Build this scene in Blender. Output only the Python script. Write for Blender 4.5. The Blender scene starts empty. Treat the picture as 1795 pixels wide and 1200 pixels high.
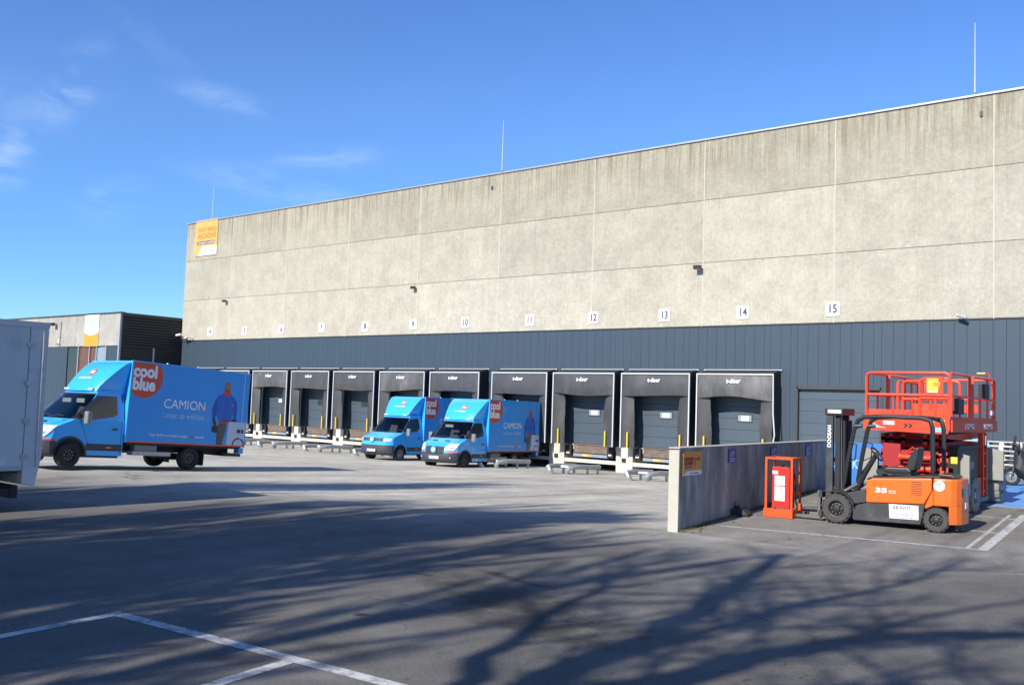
import bpy, math, random
from mathutils import Vector, Matrix, Euler
R_ = math.radians
random.seed(7)
scene = bpy.context.scene
COL = scene.collection

# ---------------------------------------------------------------- camera
cam_d = bpy.data.cameras.new('camera'); cam = bpy.data.objects.new('camera', cam_d); COL.objects.link(cam)
YAW, PITCH, ROLL = -0.6811, 0.0645, 0.0336
fw = Vector((math.sin(YAW)*math.cos(PITCH), math.cos(YAW)*math.cos(PITCH), math.sin(PITCH)))
rt = Vector((math.cos(YAW), -math.sin(YAW), 0)); up = rt.cross(fw)
r2 = rt*math.cos(ROLL)+up*math.sin(ROLL); u2 = up*math.cos(ROLL)-rt*math.sin(ROLL)
M = Matrix((r2, u2, -fw)).transposed().to_4x4(); M.translation = (0, 0, 2.25)
cam.matrix_world = M
cam_d.sensor_width = 36; cam_d.lens = 1680/1795*36; cam_d.clip_start = .1; cam_d.clip_end = 3000
scene.camera = cam

# ---------------------------------------------------------------- sky, sun, exposure
AZ, EL = R_(0.5), R_(33.5)
LD = Vector((math.sin(AZ)*math.cos(EL), math.cos(AZ)*math.cos(EL), -math.sin(EL)))
w = bpy.data.worlds.new('World'); scene.world = w; w.use_nodes = True
nt = w.node_tree; nt.nodes.clear()
def wn(t, **k):
    n = nt.nodes.new(t)
    for a, b in k.items(): setattr(n, a, b)
    return n
wo = wn('ShaderNodeOutputWorld'); bg = wn('ShaderNodeBackground'); sky = wn('ShaderNodeTexSky')
sky.sky_type = 'NISHITA'; sky.sun_disc = False; sky.sun_elevation = EL; sky.sun_rotation = math.pi+AZ
sky.altitude = 100; sky.air_density = 1.0; sky.dust_density = 0.0; sky.ozone_density = 4.0
bg.inputs[1].default_value = 0.135
tc = wn('ShaderNodeTexCoord'); nv = wn('ShaderNodeVectorMath', operation='NORMALIZE')
nt.links.new(tc.outputs['Generated'], nv.inputs[0])
def dirpx(x, y):
    return (fw + r2*((x-897.5)/1680) - u2*((y-600)/1680)).normalized()
mp = wn('ShaderNodeMapping'); mp.inputs['Scale'].default_value = (1.5, 1.5, 5)
nt.links.new(nv.outputs[0], mp.inputs[0])
nz = wn('ShaderNodeTexNoise'); nz.inputs['Scale'].default_value = 7; nz.inputs['Detail'].default_value = 7; nz.inputs['Roughness'].default_value = .62; nz.inputs['Distortion'].default_value = .7
nt.links.new(mp.outputs[0], nz.inputs['Vector'])
total = None
# thin cirrus wisps: direction, long half-size, short half-size (radians), tilt, density
for (x, y, a, b, tilt, dens) in [(128, 150, .05, .022, 62, .62), (70, 190, .06, .018, 25, .3), (570, 280, .055, .014, 8, .5), (385, 170, .05, .012, -10, .45),
                                 (205, 352, .036, .02, 15, .5), (480, 326, .085, .016, -8, .5), (2, 265, .025, .035, 0, .8), (270, 80, .1, .012, -35, .12),
                                 (-500, 200, .2, .04, 20, .5), (-900, 380, .16, .03, 0, .5), (2300, 200, .15, .03, 10, .3)]:
    d = dirpx(x, y); ex = d.cross(Vector((0, 0, 1))).normalized(); ez = ex.cross(d)
    t = R_(tilt); e1 = ex*math.cos(t)+ez*math.sin(t); e2 = -ex*math.sin(t)+ez*math.cos(t)
    s1 = wn('ShaderNodeVectorMath', operation='DOT_PRODUCT'); s1.inputs[1].default_value = e1/a
    s2 = wn('ShaderNodeVectorMath', operation='DOT_PRODUCT'); s2.inputs[1].default_value = e2/b
    sb = wn('ShaderNodeVectorMath', operation='SUBTRACT'); sb.inputs[1].default_value = d
    nt.links.new(nv.outputs[0], sb.inputs[0])
    nt.links.new(sb.outputs[0], s1.inputs[0]); nt.links.new(sb.outputs[0], s2.inputs[0])
    cb = wn('ShaderNodeCombineXYZ'); nt.links.new(s1.outputs['Value'], cb.inputs[0]); nt.links.new(s2.outputs['Value'], cb.inputs[1])
    s3 = wn('ShaderNodeVectorMath', operation='DOT_PRODUCT'); s3.inputs[1].default_value = d
    s4 = wn('ShaderNodeMath', operation='LESS_THAN'); s4.inputs[1].default_value = 0; nt.links.new(s3.outputs['Value'], sb.inputs[1]) if False else None
    nt.links.new(nv.outputs[0], s3.inputs[0]); nt.links.new(s3.outputs['Value'], s4.inputs[0])
    mz = wn('ShaderNodeMath', operation='MULTIPLY'); mz.inputs[1].default_value = 9; nt.links.new(s4.outputs[0], mz.inputs[0]); nt.links.new(mz.outputs[0], cb.inputs[2])
    ln = wn('ShaderNodeVectorMath', operation='LENGTH'); nt.links.new(cb.outputs[0], ln.inputs[0])
    mr = wn('ShaderNodeMapRange', interpolation_type='SMOOTHSTEP')
    mr.inputs['From Min'].default_value = 0; mr.inputs['From Max'].default_value = 1.5; mr.inputs['To Min'].default_value = dens*.28; mr.inputs['To Max'].default_value = 0
    nt.links.new(ln.outputs['Value'], mr.inputs['Value'])
    if total is None: total = mr.outputs[0]
    else:
        ad = wn('ShaderNodeMath', operation='MAXIMUM'); nt.links.new(total, ad.inputs[0]); nt.links.new(mr.outputs[0], ad.inputs[1]); total = ad.outputs[0]
nr = wn('ShaderNodeMapRange', interpolation_type='SMOOTHSTEP'); nr.inputs['From Min'].default_value = .34; nr.inputs['From Max'].default_value = .72
nt.links.new(nz.outputs['Fac'], nr.inputs['Value'])
mm = wn('ShaderNodeMath', operation='MULTIPLY'); nt.links.new(total, mm.inputs[0]); nt.links.new(nr.outputs[0], mm.inputs[1])
mixc = wn('ShaderNodeMix', data_type='RGBA'); mixc.inputs['B'].default_value = (7.5, 8.2, 9.0, 1)
hs = wn('ShaderNodeHueSaturation'); hs.inputs['Hue'].default_value = .5125; hs.inputs['Saturation'].default_value = 1.2; hs.inputs['Value'].default_value = 1.0
sz = wn('ShaderNodeSeparateXYZ'); nt.links.new(nv.outputs[0], sz.inputs[0])
hr = wn('ShaderNodeMapRange', interpolation_type='SMOOTHSTEP'); hr.inputs['From Min'].default_value = -.02; hr.inputs['From Max'].default_value = .32; nt.links.new(sz.outputs['Z'], hr.inputs['Value'])
hm = wn('ShaderNodeMix', data_type='RGBA'); hm.inputs['A'].default_value = (.60, .80, 1.0, 1); hm.inputs['B'].default_value = (1.06, 1.06, 1.06, 1); nt.links.new(hr.outputs[0], hm.inputs['Factor'])
hx = wn('ShaderNodeMix', data_type='RGBA', blend_type='MULTIPLY'); hx.inputs['Factor'].default_value = 1; nt.links.new(sky.outputs[0], hx.inputs['A']); nt.links.new(hm.outputs['Result'], hx.inputs['B'])
nt.links.new(hx.outputs['Result'], hs.inputs['Color'])
nt.links.new(mm.outputs[0], mixc.inputs['Factor']); nt.links.new(hs.outputs[0], mixc.inputs['A'])
nt.links.new(mixc.outputs['Result'], bg.inputs[0]); nt.links.new(bg.outputs[0], wo.inputs[0])
sd = bpy.data.lights.new('sun', 'SUN'); sd.energy = 5.0; sd.angle = R_(.53); sd.color = (1, .95, .86)
so = bpy.data.objects.new('sun', sd); COL.objects.link(so); so.location = (-20, -40, 40); so.rotation_euler = LD.to_track_quat('-Z', 'Y').to_euler()
vs = scene.view_settings; vs.view_transform = 'Standard'; vs.look = 'None'; vs.exposure = 0.42; vs.gamma = 1; vs.use_curve_mapping = False
scene.render.engine = 'CYCLES'; scene.cycles.max_bounces = 6; scene.cycles.diffuse_bounces = 3; scene.cycles.glossy_bounces = 3

# ---------------------------------------------------------------- materials
MATS = {}
def mat(name, col, rough=.6, metal=0., var=.0, vscale=3., bump=0., bscale=40., coat=0., stretch=(1, 1, 1), dirt=None, dscale=1.2, dthr=.55, emit=None, rnd=0., spec=.5):
    """procedural principled material; var = light/dark noise variation, dirt = second colour laid on by noise"""
    if name in MATS: return MATS[name]
    m = bpy.data.materials.new(name); m.use_nodes = True; t = m.node_tree; b = t.nodes['Principled BSDF']; MATS[name] = m
    b.inputs['Roughness'].default_value = rough; b.inputs['Metallic'].default_value = metal; b.inputs['Coat Weight'].default_value = coat
    b.inputs['Specular IOR Level'].default_value = spec
    c4 = (*col, 1); b.inputs['Base Color'].default_value = c4
    co = t.nodes.new('ShaderNodeTexCoord'); mpn = t.nodes.new('ShaderNodeMapping'); mpn.inputs['Scale'].default_value = stretch
    t.links.new(co.outputs['Object'], mpn.inputs[0])
    oi = t.nodes.new('ShaderNodeObjectInfo')
    va = t.nodes.new('ShaderNodeVectorMath'); va.operation = 'MULTIPLY_ADD'; va.inputs[1].default_value = (37, 17, 23)
    t.links.new(oi.outputs['Random'], va.inputs[0]); t.links.new(mpn.outputs[0], va.inputs[2])
    src = None
    if var or dirt or rnd:
        n = t.nodes.new('ShaderNodeTexNoise'); n.inputs['Scale'].default_value = vscale; n.inputs['Detail'].default_value = 6; n.inputs['Roughness'].default_value = .6
        t.links.new(va.outputs[0], n.inputs['Vector'])
        mr = t.nodes.new('ShaderNodeMapRange'); mr.inputs['From Min'].default_value = .25; mr.inputs['From Max'].default_value = .75
        mr.inputs['To Min'].default_value = 1-var; mr.inputs['To Max'].default_value = 1+var
        t.links.new(n.outputs['Fac'], mr.inputs['Value'])
        last = mr.outputs[0]
        if rnd:
            mq = t.nodes.new('ShaderNodeMapRange'); mq.inputs['To Min'].default_value = 1-rnd; mq.inputs['To Max'].default_value = 1+rnd
            t.links.new(oi.outputs['Random'], mq.inputs['Value'])
            ml = t.nodes.new('ShaderNodeMath'); ml.operation = 'MULTIPLY'; t.links.new(last, ml.inputs[0]); t.links.new(mq.outputs[0], ml.inputs[1]); last = ml.outputs[0]
        mv = t.nodes.new('ShaderNodeVectorMath'); mv.operation = 'SCALE'; mv.inputs[0].default_value = col; t.links.new(last, mv.inputs['Scale'])
        src = mv.outputs[0]
        if dirt:
            n2 = t.nodes.new('ShaderNodeTexNoise'); n2.inputs['Scale'].default_value = dscale; n2.inputs['Detail'].default_value = 8; n2.inputs['Roughness'].default_value = .68
            t.links.new(va.outputs[0], n2.inputs['Vector'])
            m2 = t.nodes.new('ShaderNodeMapRange'); m2.interpolation_type = 'SMOOTHSTEP'; m2.inputs['From Min'].default_value = dthr-.1; m2.inputs['From Max'].default_value = dthr+.14
            t.links.new(n2.outputs['Fac'], m2.inputs['Value'])
            mx = t.nodes.new('ShaderNodeMix'); mx.data_type = 'RGBA'; mx.inputs['B'].default_value = (*dirt, 1)
            t.links.new(m2.outputs[0], mx.inputs['Factor']); t.links.new(src, mx.inputs['A']); src = mx.outputs['Result']
        t.links.new(src, b.inputs['Base Color'])
    if bump:
        n3 = t.nodes.new('ShaderNodeTexNoise'); n3.inputs['Scale'].default_value = bscale; n3.inputs['Detail'].default_value = 4
        t.links.new(va.outputs[0], n3.inputs['Vector'])
        bp = t.nodes.new('ShaderNodeBump'); bp.inputs['Strength'].default_value = bump; bp.inputs['Distance'].default_value = .02
        t.links.new(n3.outputs['Fac'], bp.inputs['Height']); t.links.new(bp.outputs[0], b.inputs['Normal'])
    if emit:
        b.inputs['Emission Color'].default_value = (*col, 1); b.inputs['Emission Strength'].default_value = emit
    return m

def N(t, typ, **k):
    n = t.nodes.new(typ)
    for a, b in k.items():
        if a == 'inp':
            for i, v in b.items(): n.inputs[i].default_value = v
        else: setattr(n, a, b)
    return n

def concrete_facade(name, base, stain, stain_amt, ribs=True, lo=.46, hi=.80):
    """ribbed exposed-aggregate concrete with rain streaks running down from the top edge of each panel (object z = 0..2.85)"""
    m = bpy.data.materials.new(name); m.use_nodes = True; t = m.node_tree; b = t.nodes['Principled BSDF']; MATS[name] = m; L = t.links.new
    b.inputs['Roughness'].default_value = .92; b.inputs['Specular IOR Level'].default_value = .2
    co = N(t, 'ShaderNodeTexCoord'); oi = N(t, 'ShaderNodeObjectInfo')
    off = N(t, 'ShaderNodeVectorMath', operation='MULTIPLY_ADD', inp={1: (61, 13, 47)}); L(oi.outputs['Random'], off.inputs[0]); L(co.outputs['Object'], off.inputs[2])
    big = N(t, 'ShaderNodeTexNoise', inp={'Scale': .9, 'Detail': 5, 'Roughness': .6}); L(off.outputs[0], big.inputs['Vector'])
    agg = N(t, 'ShaderNodeTexNoise', inp={'Scale': 16, 'Detail': 5, 'Roughness': .75}); L(off.outputs[0], agg.inputs['Vector'])
    ms = N(t, 'ShaderNodeMapping', inp={'Scale': (4.2, 1, .16)}); L(off.outputs[0], ms.inputs[0])
    st = N(t, 'ShaderNodeTexNoise', inp={'Scale': 1.6, 'Detail': 7, 'Roughness': .72}); L(ms.outputs[0], st.inputs['Vector'])
    mt = N(t, 'ShaderNodeMapping', inp={'Scale': (26, 1, .5)}); L(off.outputs[0], mt.inputs[0])
    fine = N(t, 'ShaderNodeTexNoise', inp={'Scale': 1.2, 'Detail': 3}); L(mt.outputs[0], fine.inputs['Vector'])
    sx = N(t, 'ShaderNodeSeparateXYZ'); L(co.outputs['Object'], sx.inputs[0])
    topf = N(t, 'ShaderNodeMapRange', interpolation_type='SMOOTHSTEP', inp={'From Min': .2, 'From Max': 2.85, 'To Min': .15, 'To Max': 1.0}); L(sx.outputs['Z'], topf.inputs['Value'])
    sm = N(t, 'ShaderNodeMapRange', interpolation_type='SMOOTHSTEP', inp={'From Min': lo, 'From Max': hi}); L(st.outputs['Fac'], sm.inputs['Value'])
    sf = N(t, 'ShaderNodeMath', operation='MULTIPLY'); L(sm.outputs[0], sf.inputs[0]); L(topf.outputs[0], sf.inputs[1])
    sf2 = N(t, 'ShaderNodeMath', operation='MULTIPLY', inp={1: stain_amt}); L(sf.outputs[0], sf2.inputs[0])
    # brightness
    v1 = N(t, 'ShaderNodeMapRange', inp={'From Min': .3, 'From Max': .7, 'To Min': .88, 'To Max': 1.1}); L(big.outputs['Fac'], v1.inputs['Value'])
    v2 = N(t, 'ShaderNodeMapRange', inp={'From Min': .3, 'From Max': .7, 'To Min': .86, 'To Max': 1.13}); L(agg.outputs['Fac'], v2.inputs['Value'])
    v3 = N(t, 'ShaderNodeMapRange', inp={'From Min': .3, 'From Max': .7, 'To Min': .965, 'To Max': 1.03}); L(fine.outputs['Fac'], v3.inputs['Value'])
    v4 = N(t, 'ShaderNodeMapRange', inp={'To Min': .90, 'To Max': 1.06}); L(oi.outputs['Random'], v4.inputs['Value'])
    mot = N(t, 'ShaderNodeTexNoise', inp={'Scale': 5.5, 'Detail': 4, 'Roughness': .7}); L(off.outputs[0], mot.inputs['Vector'])
    v5 = N(t, 'ShaderNodeMapRange', inp={'From Min': .3, 'From Max': .7, 'To Min': .88, 'To Max': 1.11}); L(mot.outputs['Fac'], v5.inputs['Value'])
    p = v1.outputs[0]
    for q in (v2, v3, v4, v5):
        mu = N(t, 'ShaderNodeMath', operation='MULTIPLY'); L(p, mu.inputs[0]); L(q.outputs[0], mu.inputs[1]); p = mu.outputs[0]
    sc = N(t, 'ShaderNodeVectorMath', operation='SCALE', inp={0: base}); L(p, sc.inputs['Scale'])
    mx = N(t, 'ShaderNodeMix', data_type='RGBA'); mx.inputs['B'].default_value = (*stain, 1); L(sf2.outputs[0], mx.inputs['Factor']); L(sc.outputs[0], mx.inputs['A'])
    # few rusty run marks
    mr_ = N(t, 'ShaderNodeMapping', inp={'Scale': (9, 1, .55)}); L(off.outputs[0], mr_.inputs[0])
    rn = N(t, 'ShaderNodeTexNoise', inp={'Scale': .8, 'Detail': 2}); L(mr_.outputs[0], rn.inputs['Vector'])
    rm = N(t, 'ShaderNodeMapRange', interpolation_type='SMOOTHSTEP', inp={'From Min': .745, 'From Max': .80, 'To Max': .45}); L(rn.outputs['Fac'], rm.inputs['Value'])
    mx2 = N(t, 'ShaderNodeMix', data_type='RGBA'); mx2.inputs['B'].default_value = (.16, .085, .045, 1); L(rm.outputs[0], mx2.inputs['Factor']); L(mx.outputs['Result'], mx2.inputs['A'])
    L(mx2.outputs['Result'], b.inputs['Base Color'])
    bp = N(t, 'ShaderNodeBump', inp={'Strength': .4, 'Distance': .015}); L(agg.outputs['Fac'], bp.inputs['Height'])
    if ribs:
        wv = N(t, 'ShaderNodeTexWave', wave_type='BANDS', bands_direction='X', inp={'Scale': 4.2, 'Distortion': .0}); L(co.outputs['Object'], wv.inputs['Vector'])
        b2 = N(t, 'ShaderNodeBump', inp={'Strength': .35, 'Distance': .015}); L(wv.outputs['Fac'], b2.inputs['Height']); L(bp.outputs[0], b2.inputs['Normal']); L(b2.outputs[0], b.inputs['Normal'])
    else: L(bp.outputs[0], b.inputs['Normal'])
    return m

def ground_material(name, kind):
    """asphalt / worn concrete yard from world position; oil stains, patches, joints"""
    m = bpy.data.materials.new(name); m.use_nodes = True; t = m.node_tree; b = t.nodes['Principled BSDF']; MATS[name] = m; L = t.links.new
    b.inputs['Roughness'].default_value = .9; b.inputs['Specular IOR Level'].default_value = .22
    co = N(t, 'ShaderNodeTexCoord')
    def noise(s, d, r=.6, st=(1, 1, 1), rot=0):
        mp = N(t, 'ShaderNodeMapping', inp={'Scale': st, 'Rotation': (0, 0, rot)}); L(co.outputs['Object'], mp.inputs[0])
        n = N(t, 'ShaderNodeTexNoise', inp={'Scale': s, 'Detail': d, 'Roughness': r}); L(mp.outputs[0], n.inputs['Vector']); return n.outputs['Fac']
    def rng(v, a, b_, c, d, sm=False):
        r = N(t, 'ShaderNodeMapRange', inp={'From Min': a, 'From Max': b_, 'To Min': c, 'To Max': d})
        if sm: r.interpolation_type = 'SMOOTHSTEP'
        L(v, r.inputs['Value']); return r.outputs[0]
    def mul(a, b_):
        n = N(t, 'ShaderNodeMath', operation='MULTIPLY'); L(a, n.inputs[0]); L(b_, n.inputs[1]); return n.outputs[0]
    big = noise(.22, 5); mid = noise(1.3, 6, .65); fin = noise(30, 6, .85); peb = noise(140, 3, .8); tracks = noise(.5, 5, .6, (1.6, .12, 1))
    asp = (.118, .110, .100); con = (.45, .42, .355)
    va = mul(mul(rng(big, .3, .7, .80, 1.17), rng(mid, .3, .7, .82, 1.16)), mul(rng(fin, .3, .7, .55, 1.45), mul(rng(tracks, .3, .7, .82, 1.14), rng(peb, .35, .65, .55, 1.45))))
    ca = N(t, 'ShaderNodeVectorMath', operation='SCALE', inp={0: asp}); L(va, ca.inputs['Scale'])
    cc = N(t, 'ShaderNodeVectorMath', operation='SCALE', inp={0: con}); L(va, cc.inputs['Scale'])
    mx = N(t, 'ShaderNodeMix', data_type='RGBA'); L(ca.outputs[0], mx.inputs['A']); L(cc.outputs[0], mx.inputs['B'])
    if kind == 'mix':
        sx = N(t, 'ShaderNodeSeparateXYZ'); L(co.outputs['Object'], sx.inputs[0])
        # the older asphalt wears paler towards the yard
        a1 = N(t, 'ShaderNodeMath', operation='MULTIPLY', inp={1: -.28}); L(sx.outputs['X'], a1.inputs[0])
        a2 = N(t, 'ShaderNodeMath', operation='ADD'); L(a1.outputs[0], a2.inputs[0]); L(sx.outputs['Y'], a2.inputs[1])
        a3 = N(t, 'ShaderNodeMath', operation='MULTIPLY', inp={1: 7.0}); L(big, a3.inputs[0])
        a4 = N(t, 'ShaderNodeMath', operation='ADD'); L(a2.outputs[0], a4.inputs[0]); L(a3.outputs[0], a4.inputs[1])
        L(rng(a4.outputs[0], 17.5, 27.0, .08, 1, True), mx.inputs['Factor'])
    else: mx.inputs['Factor'].default_value = kind
    col = mx.outputs['Result']
    def spot(col, cx, cy, rx, ry, dark, amt, rot=0., ns=1.6):
        mp = N(t, 'ShaderNodeMapping', vector_type='TEXTURE', inp={'Location': (cx, cy, 0), 'Rotation': (0, 0, rot), 'Scale': (rx, ry, 50)}); L(co.outputs['Object'], mp.inputs[0])
        ln = N(t, 'ShaderNodeVectorMath', operation='LENGTH'); L(mp.outputs[0], ln.inputs[0])
        n2 = noise(ns, 7, .7)
        ad = N(t, 'ShaderNodeMath', operation='MULTIPLY_ADD', inp={1: 3.2}); L(n2, ad.inputs[0]); L(ln.outputs['Value'], ad.inputs[2])
        f = rng(ad.outputs[0], 1.75, 2.75, amt, 0, True)
        mq = N(t, 'ShaderNodeMix', data_type='RGBA'); mq.inputs['B'].default_value = (*dark, 1); L(f, mq.inputs['Factor']); L(col, mq.inputs['A']); return mq.outputs['Result']
    dk = (.030, .028, .026)
    for s in ([(-7.0, 8.8, 2.4, .75, (.040, .036, .031), .75, -.22), (-6.3, 8.0, 1.3, .6, (.036, .033, .029), .7, -.1), (-8.0, 9.9, .9, .16, dk, .8, -.25), (-5.35, 9.1, .55, .4, (.24, .22, .19), .6, 0.), (-6.7, 6.7, .7, .35, (.20, .185, .165), .5, .2), (-7.6, 7.0, .12, .10, dk, .9, 0.),
               (-6.85, 5.9, .7, .22, dk, .5, .2), (-7.9, 16.3, .62, .2, dk, .7, .1), (-7.1, 16.8, .6, .16, dk, .6, .1), (-8.9, 9.2, .35, .1, dk, .7, .2),
               (-6.3, 5.3, .6, .3, (.24, .22, .2), .5, .4), (-7.2, 5.0, .8, .3, dk, .45, .2)] if kind == 'mix' else []):
        col = spot(col, *s)
    # hairline cracks
    wob = noise(1.1, 4, .6); wv = N(t, 'ShaderNodeVectorMath', operation='MULTIPLY_ADD', inp={1: (1.6, 1.6, 0)}); L(wob, wv.inputs[0]); L(co.outputs['Object'], wv.inputs[2])
    vo = N(t, 'ShaderNodeTexVoronoi', feature='DISTANCE_TO_EDGE', inp={'Scale': .23}); L(wv.outputs[0], vo.inputs['Vector'])
    ck = mul(rng(vo.outputs['Distance'], .0, .0045, .75, 0), rng(noise(.35, 3), .45, .6, 0, 1, True))
    mk = N(t, 'ShaderNodeMix', data_type='RGBA'); mk.inputs['B'].default_value = (*dk, 1); L(ck, mk.inputs['Factor']); L(col, mk.inputs['A']); col = mk.outputs['Result']
    # tyre tracks curving in from the yard
    trk = rng(noise(.9, 4, .55, (2.2, .05, 1), .12), .58, .70, 0, .30, True)
    mt = N(t, 'ShaderNodeMix', data_type='RGBA'); mt.inputs['B'].default_value = (.06, .056, .052, 1); L(trk, mt.inputs['Factor']); L(col, mt.inputs['A']); col = mt.outputs['Result']
    # dark drips and tyre scuffs everywhere
    dr = rng(noise(2.4, 8, .75), .63, .73, 0, .6, True)
    md = N(t, 'ShaderNodeMix', data_type='RGBA'); md.inputs['B'].default_value = (*dk, 1); L(dr, md.inputs['Factor']); L(col, md.inputs['A'])
    L(md.outputs['Result'], b.inputs['Base Color'])
    bp = N(t, 'ShaderNodeBump', inp={'Strength': .35, 'Distance': .012}); L(fin, bp.inputs['Height']); L(bp.outputs[0], b.inputs['Normal'])
    return m

# ---------------------------------------------------------------- mesh helpers
class MB:
    def __init__(s): s.v = []; s.f = []
    def add(s, v, f):
        o = len(s.v); s.v += [tuple(p) for p in v]; s.f += [tuple(i+o for i in q) for q in f]; return s
    def box(s, x0, x1, y0, y1, z0, z1):
        return s.add([(x, y, z) for z in (z0, z1) for y in (y0, y1) for x in (x0, x1)],
                     [(0, 2, 3, 1), (4, 5, 7, 6), (0, 1, 5, 4), (2, 6, 7, 3), (0, 4, 6, 2), (1, 3, 7, 5)])
    def prism(s, pts, axis, a, b):
        """pts 2D outline; axis 'x': (y,z), 'y': (x,z), 'z': (x,y)"""
        def P(p, c): return {'x': (c, p[0], p[1]), 'y': (p[0], c, p[1]), 'z': (p[0], p[1], c)}[axis]
        n = len(pts); v = [P(p, a) for p in pts]+[P(p, b) for p in pts]
        return s.add(v, [tuple(range(n))[::-1], tuple(range(n, 2*n))]+[(i, (i+1) % n, n+(i+1) % n, n+i) for i in range(n)])
    def cyl(s, p0, p1, r0, r1=None, n=12, caps=True):
        r1 = r0 if r1 is None else r1
        p0, p1 = Vector(p0), Vector(p1); d = (p1-p0).normalized()
        a = d.cross(Vector((0, 0, 1)) if abs(d.z) < .9 else Vector((1, 0, 0))).normalized(); b = d.cross(a)
        v = [p+(a*math.cos(6.28318*i/n)+b*math.sin(6.28318*i/n))*r for p, r in ((p0, r0), (p1, r1)) for i in range(n)]
        f = [(i, (i+1) % n, n+(i+1) % n, n+i) for i in range(n)]
        if caps: f += [tuple(range(n))[::-1], tuple(range(n, 2*n))]
        return s.add(v, f)
    def tube(s, pts, r, n=8, r1=None):
        pts = [Vector(p) for p in pts]; k = len(pts); rings = []
        for i, p in enumerate(pts):
            d = (pts[min(i+1, k-1)]-pts[max(i-1, 0)]).normalized()
            if i == 0: a = d.cross(Vector((0, 0, 1)) if abs(d.z) < .9 else Vector((1, 0, 0))).normalized()
            else: a = (a-d*a.dot(d)).normalized()
            b = d.cross(a); rr = r if r1 is None else r+(r1-r)*i/(k-1)
            rings += [p+(a*math.cos(6.28318*j/n)+b*math.sin(6.28318*j/n))*rr for j in range(n)]
        f = [(i*n+j, i*n+(j+1) % n, (i+1)*n+(j+1) % n, (i+1)*n+j) for i in range(k-1) for j in range(n)]
        f += [tuple(range(n))[::-1], tuple(range((k-1)*n, k*n))]
        return s.add(rings, f)
    def lathe(s, prof, c, axis='x', n=24, caps=True):
        """prof (a, r) along axis"""
        c = Vector(c); v = []
        for a, r in prof:
            for i in range(n):
                t = 6.28318*i/n; q = (a, r*math.cos(t), r*math.sin(t))
                v.append(c+Vector(q if axis == 'x' else ((q[1], q[0], q[2]) if axis == 'y' else (q[1], q[2], q[0]))))
        k = len(prof)
        f = [(i*n+j, i*n+(j+1) % n, (i+1)*n+(j+1) % n, (i+1)*n+j) for i in range(k-1) for j in range(n)]
        return s.add(v, f+([tuple(range(n))[::-1], tuple(range((k-1)*n, k*n))] if caps else []))
    def grid(s, P):
        r, c = len(P), len(P[0])
        return s.add([p for row in P for p in row], [(i*c+j, i*c+j+1, (i+1)*c+j+1, (i+1)*c+j) for i in range(r-1) for j in range(c-1)])
    def mesh(s, name, m, smooth=False, bevel=0., fix=True):
        me = bpy.data.meshes.new(name); me.from_pydata(s.v, [], s.f)
        import bmesh
        bm = bmesh.new(); bm.from_mesh(me)
        if fix: bmesh.ops.recalc_face_normals(bm, faces=bm.faces)
        if bevel:
            es = [e for e in bm.edges if len(e.link_faces) == 2 and e.calc_face_angle(0) > .6]
            bmesh.ops.bevel(bm, geom=es, offset=bevel, segments=2, affect='EDGES', profile=.6, clamp_overlap=True)
        bm.to_mesh(me); bm.free()
        if smooth:
            for p in me.polygons: p.use_smooth = True
            try: me.set_sharp_from_angle(angle=R_(smooth if smooth > 1 else 38))
            except Exception: pass
        me.materials.append(MATS[m] if isinstance(m, str) else m); me.update()
        return me
    def build(s, name, m, parent=None, **k): return link(name, s.mesh(name, m, **k), parent)
def link(name, me, parent=None, loc=None):
    o = bpy.data.objects.new(name, me); COL.objects.link(o)
    if parent: o.parent = parent
    if loc: o.location = loc
    return o
def tag(o, label=None, cat=None, group=None, kind=None):
    if label: o['label'] = label
    if cat: o['category'] = cat
    if group: o['group'] = group
    if kind: o['kind'] = kind
    return o
def thing(name, label, cat, loc=(0, 0, 0), rz=0, group=None, rx=0):
    o = bpy.data.objects.new(name, None); COL.objects.link(o); o.location = loc; o.rotation_euler = (rx, 0, rz); o.empty_display_size = .2
    return tag(o, label, cat, group)
def copy_tree(o, parent=None):
    c = o.copy(); COL.objects.link(c); c.parent = parent
    for ch in o.children: copy_tree(ch, c)
    return c
def text(name, body, size, m, parent, loc, face='-y', bold=0., width=None, ext=.002, tilt=None, align='CENTER', sx=1.):
    """flat lettering as a mesh; face '-y' reads along +x, '+x' reads along +y, '-y' default"""
    cu = bpy.data.curves.new(name, 'FONT'); cu.body = body; cu.size = size; cu.align_x = align; cu.align_y = 'CENTER'; cu.extrude = ext; cu.offset = bold; cu.resolution_u = 3
    to = bpy.data.objects.new(name, cu); COL.objects.link(to); bpy.context.view_layer.update()
    me = bpy.data.meshes.new_from_object(to.evaluated_get(bpy.context.evaluated_depsgraph_get()))
    bpy.data.objects.remove(to); bpy.data.curves.remove(cu)
    me.name = name; me.materials.clear(); me.materials.append(MATS[m])
    xs = [v.co.x for v in me.vertices]
    k = sx
    if width and xs: k = width/(max(xs)-min(xs))
    rot = {'-y': Euler((R_(90), 0, 0)), '+x': Euler((R_(90), 0, R_(90))), '+z': Euler((0, 0, 0)), '+y': Euler((R_(90), 0, R_(180)))}[face].to_matrix().to_4x4()
    if tilt: rot = Matrix.Rotation(tilt[0], 4, tilt[1]) @ rot
    mt = rot @ Matrix.Diagonal((k, 1, 1, 1)); mt.translation = loc
    me.transform(mt); return link(name, me, parent)
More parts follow.
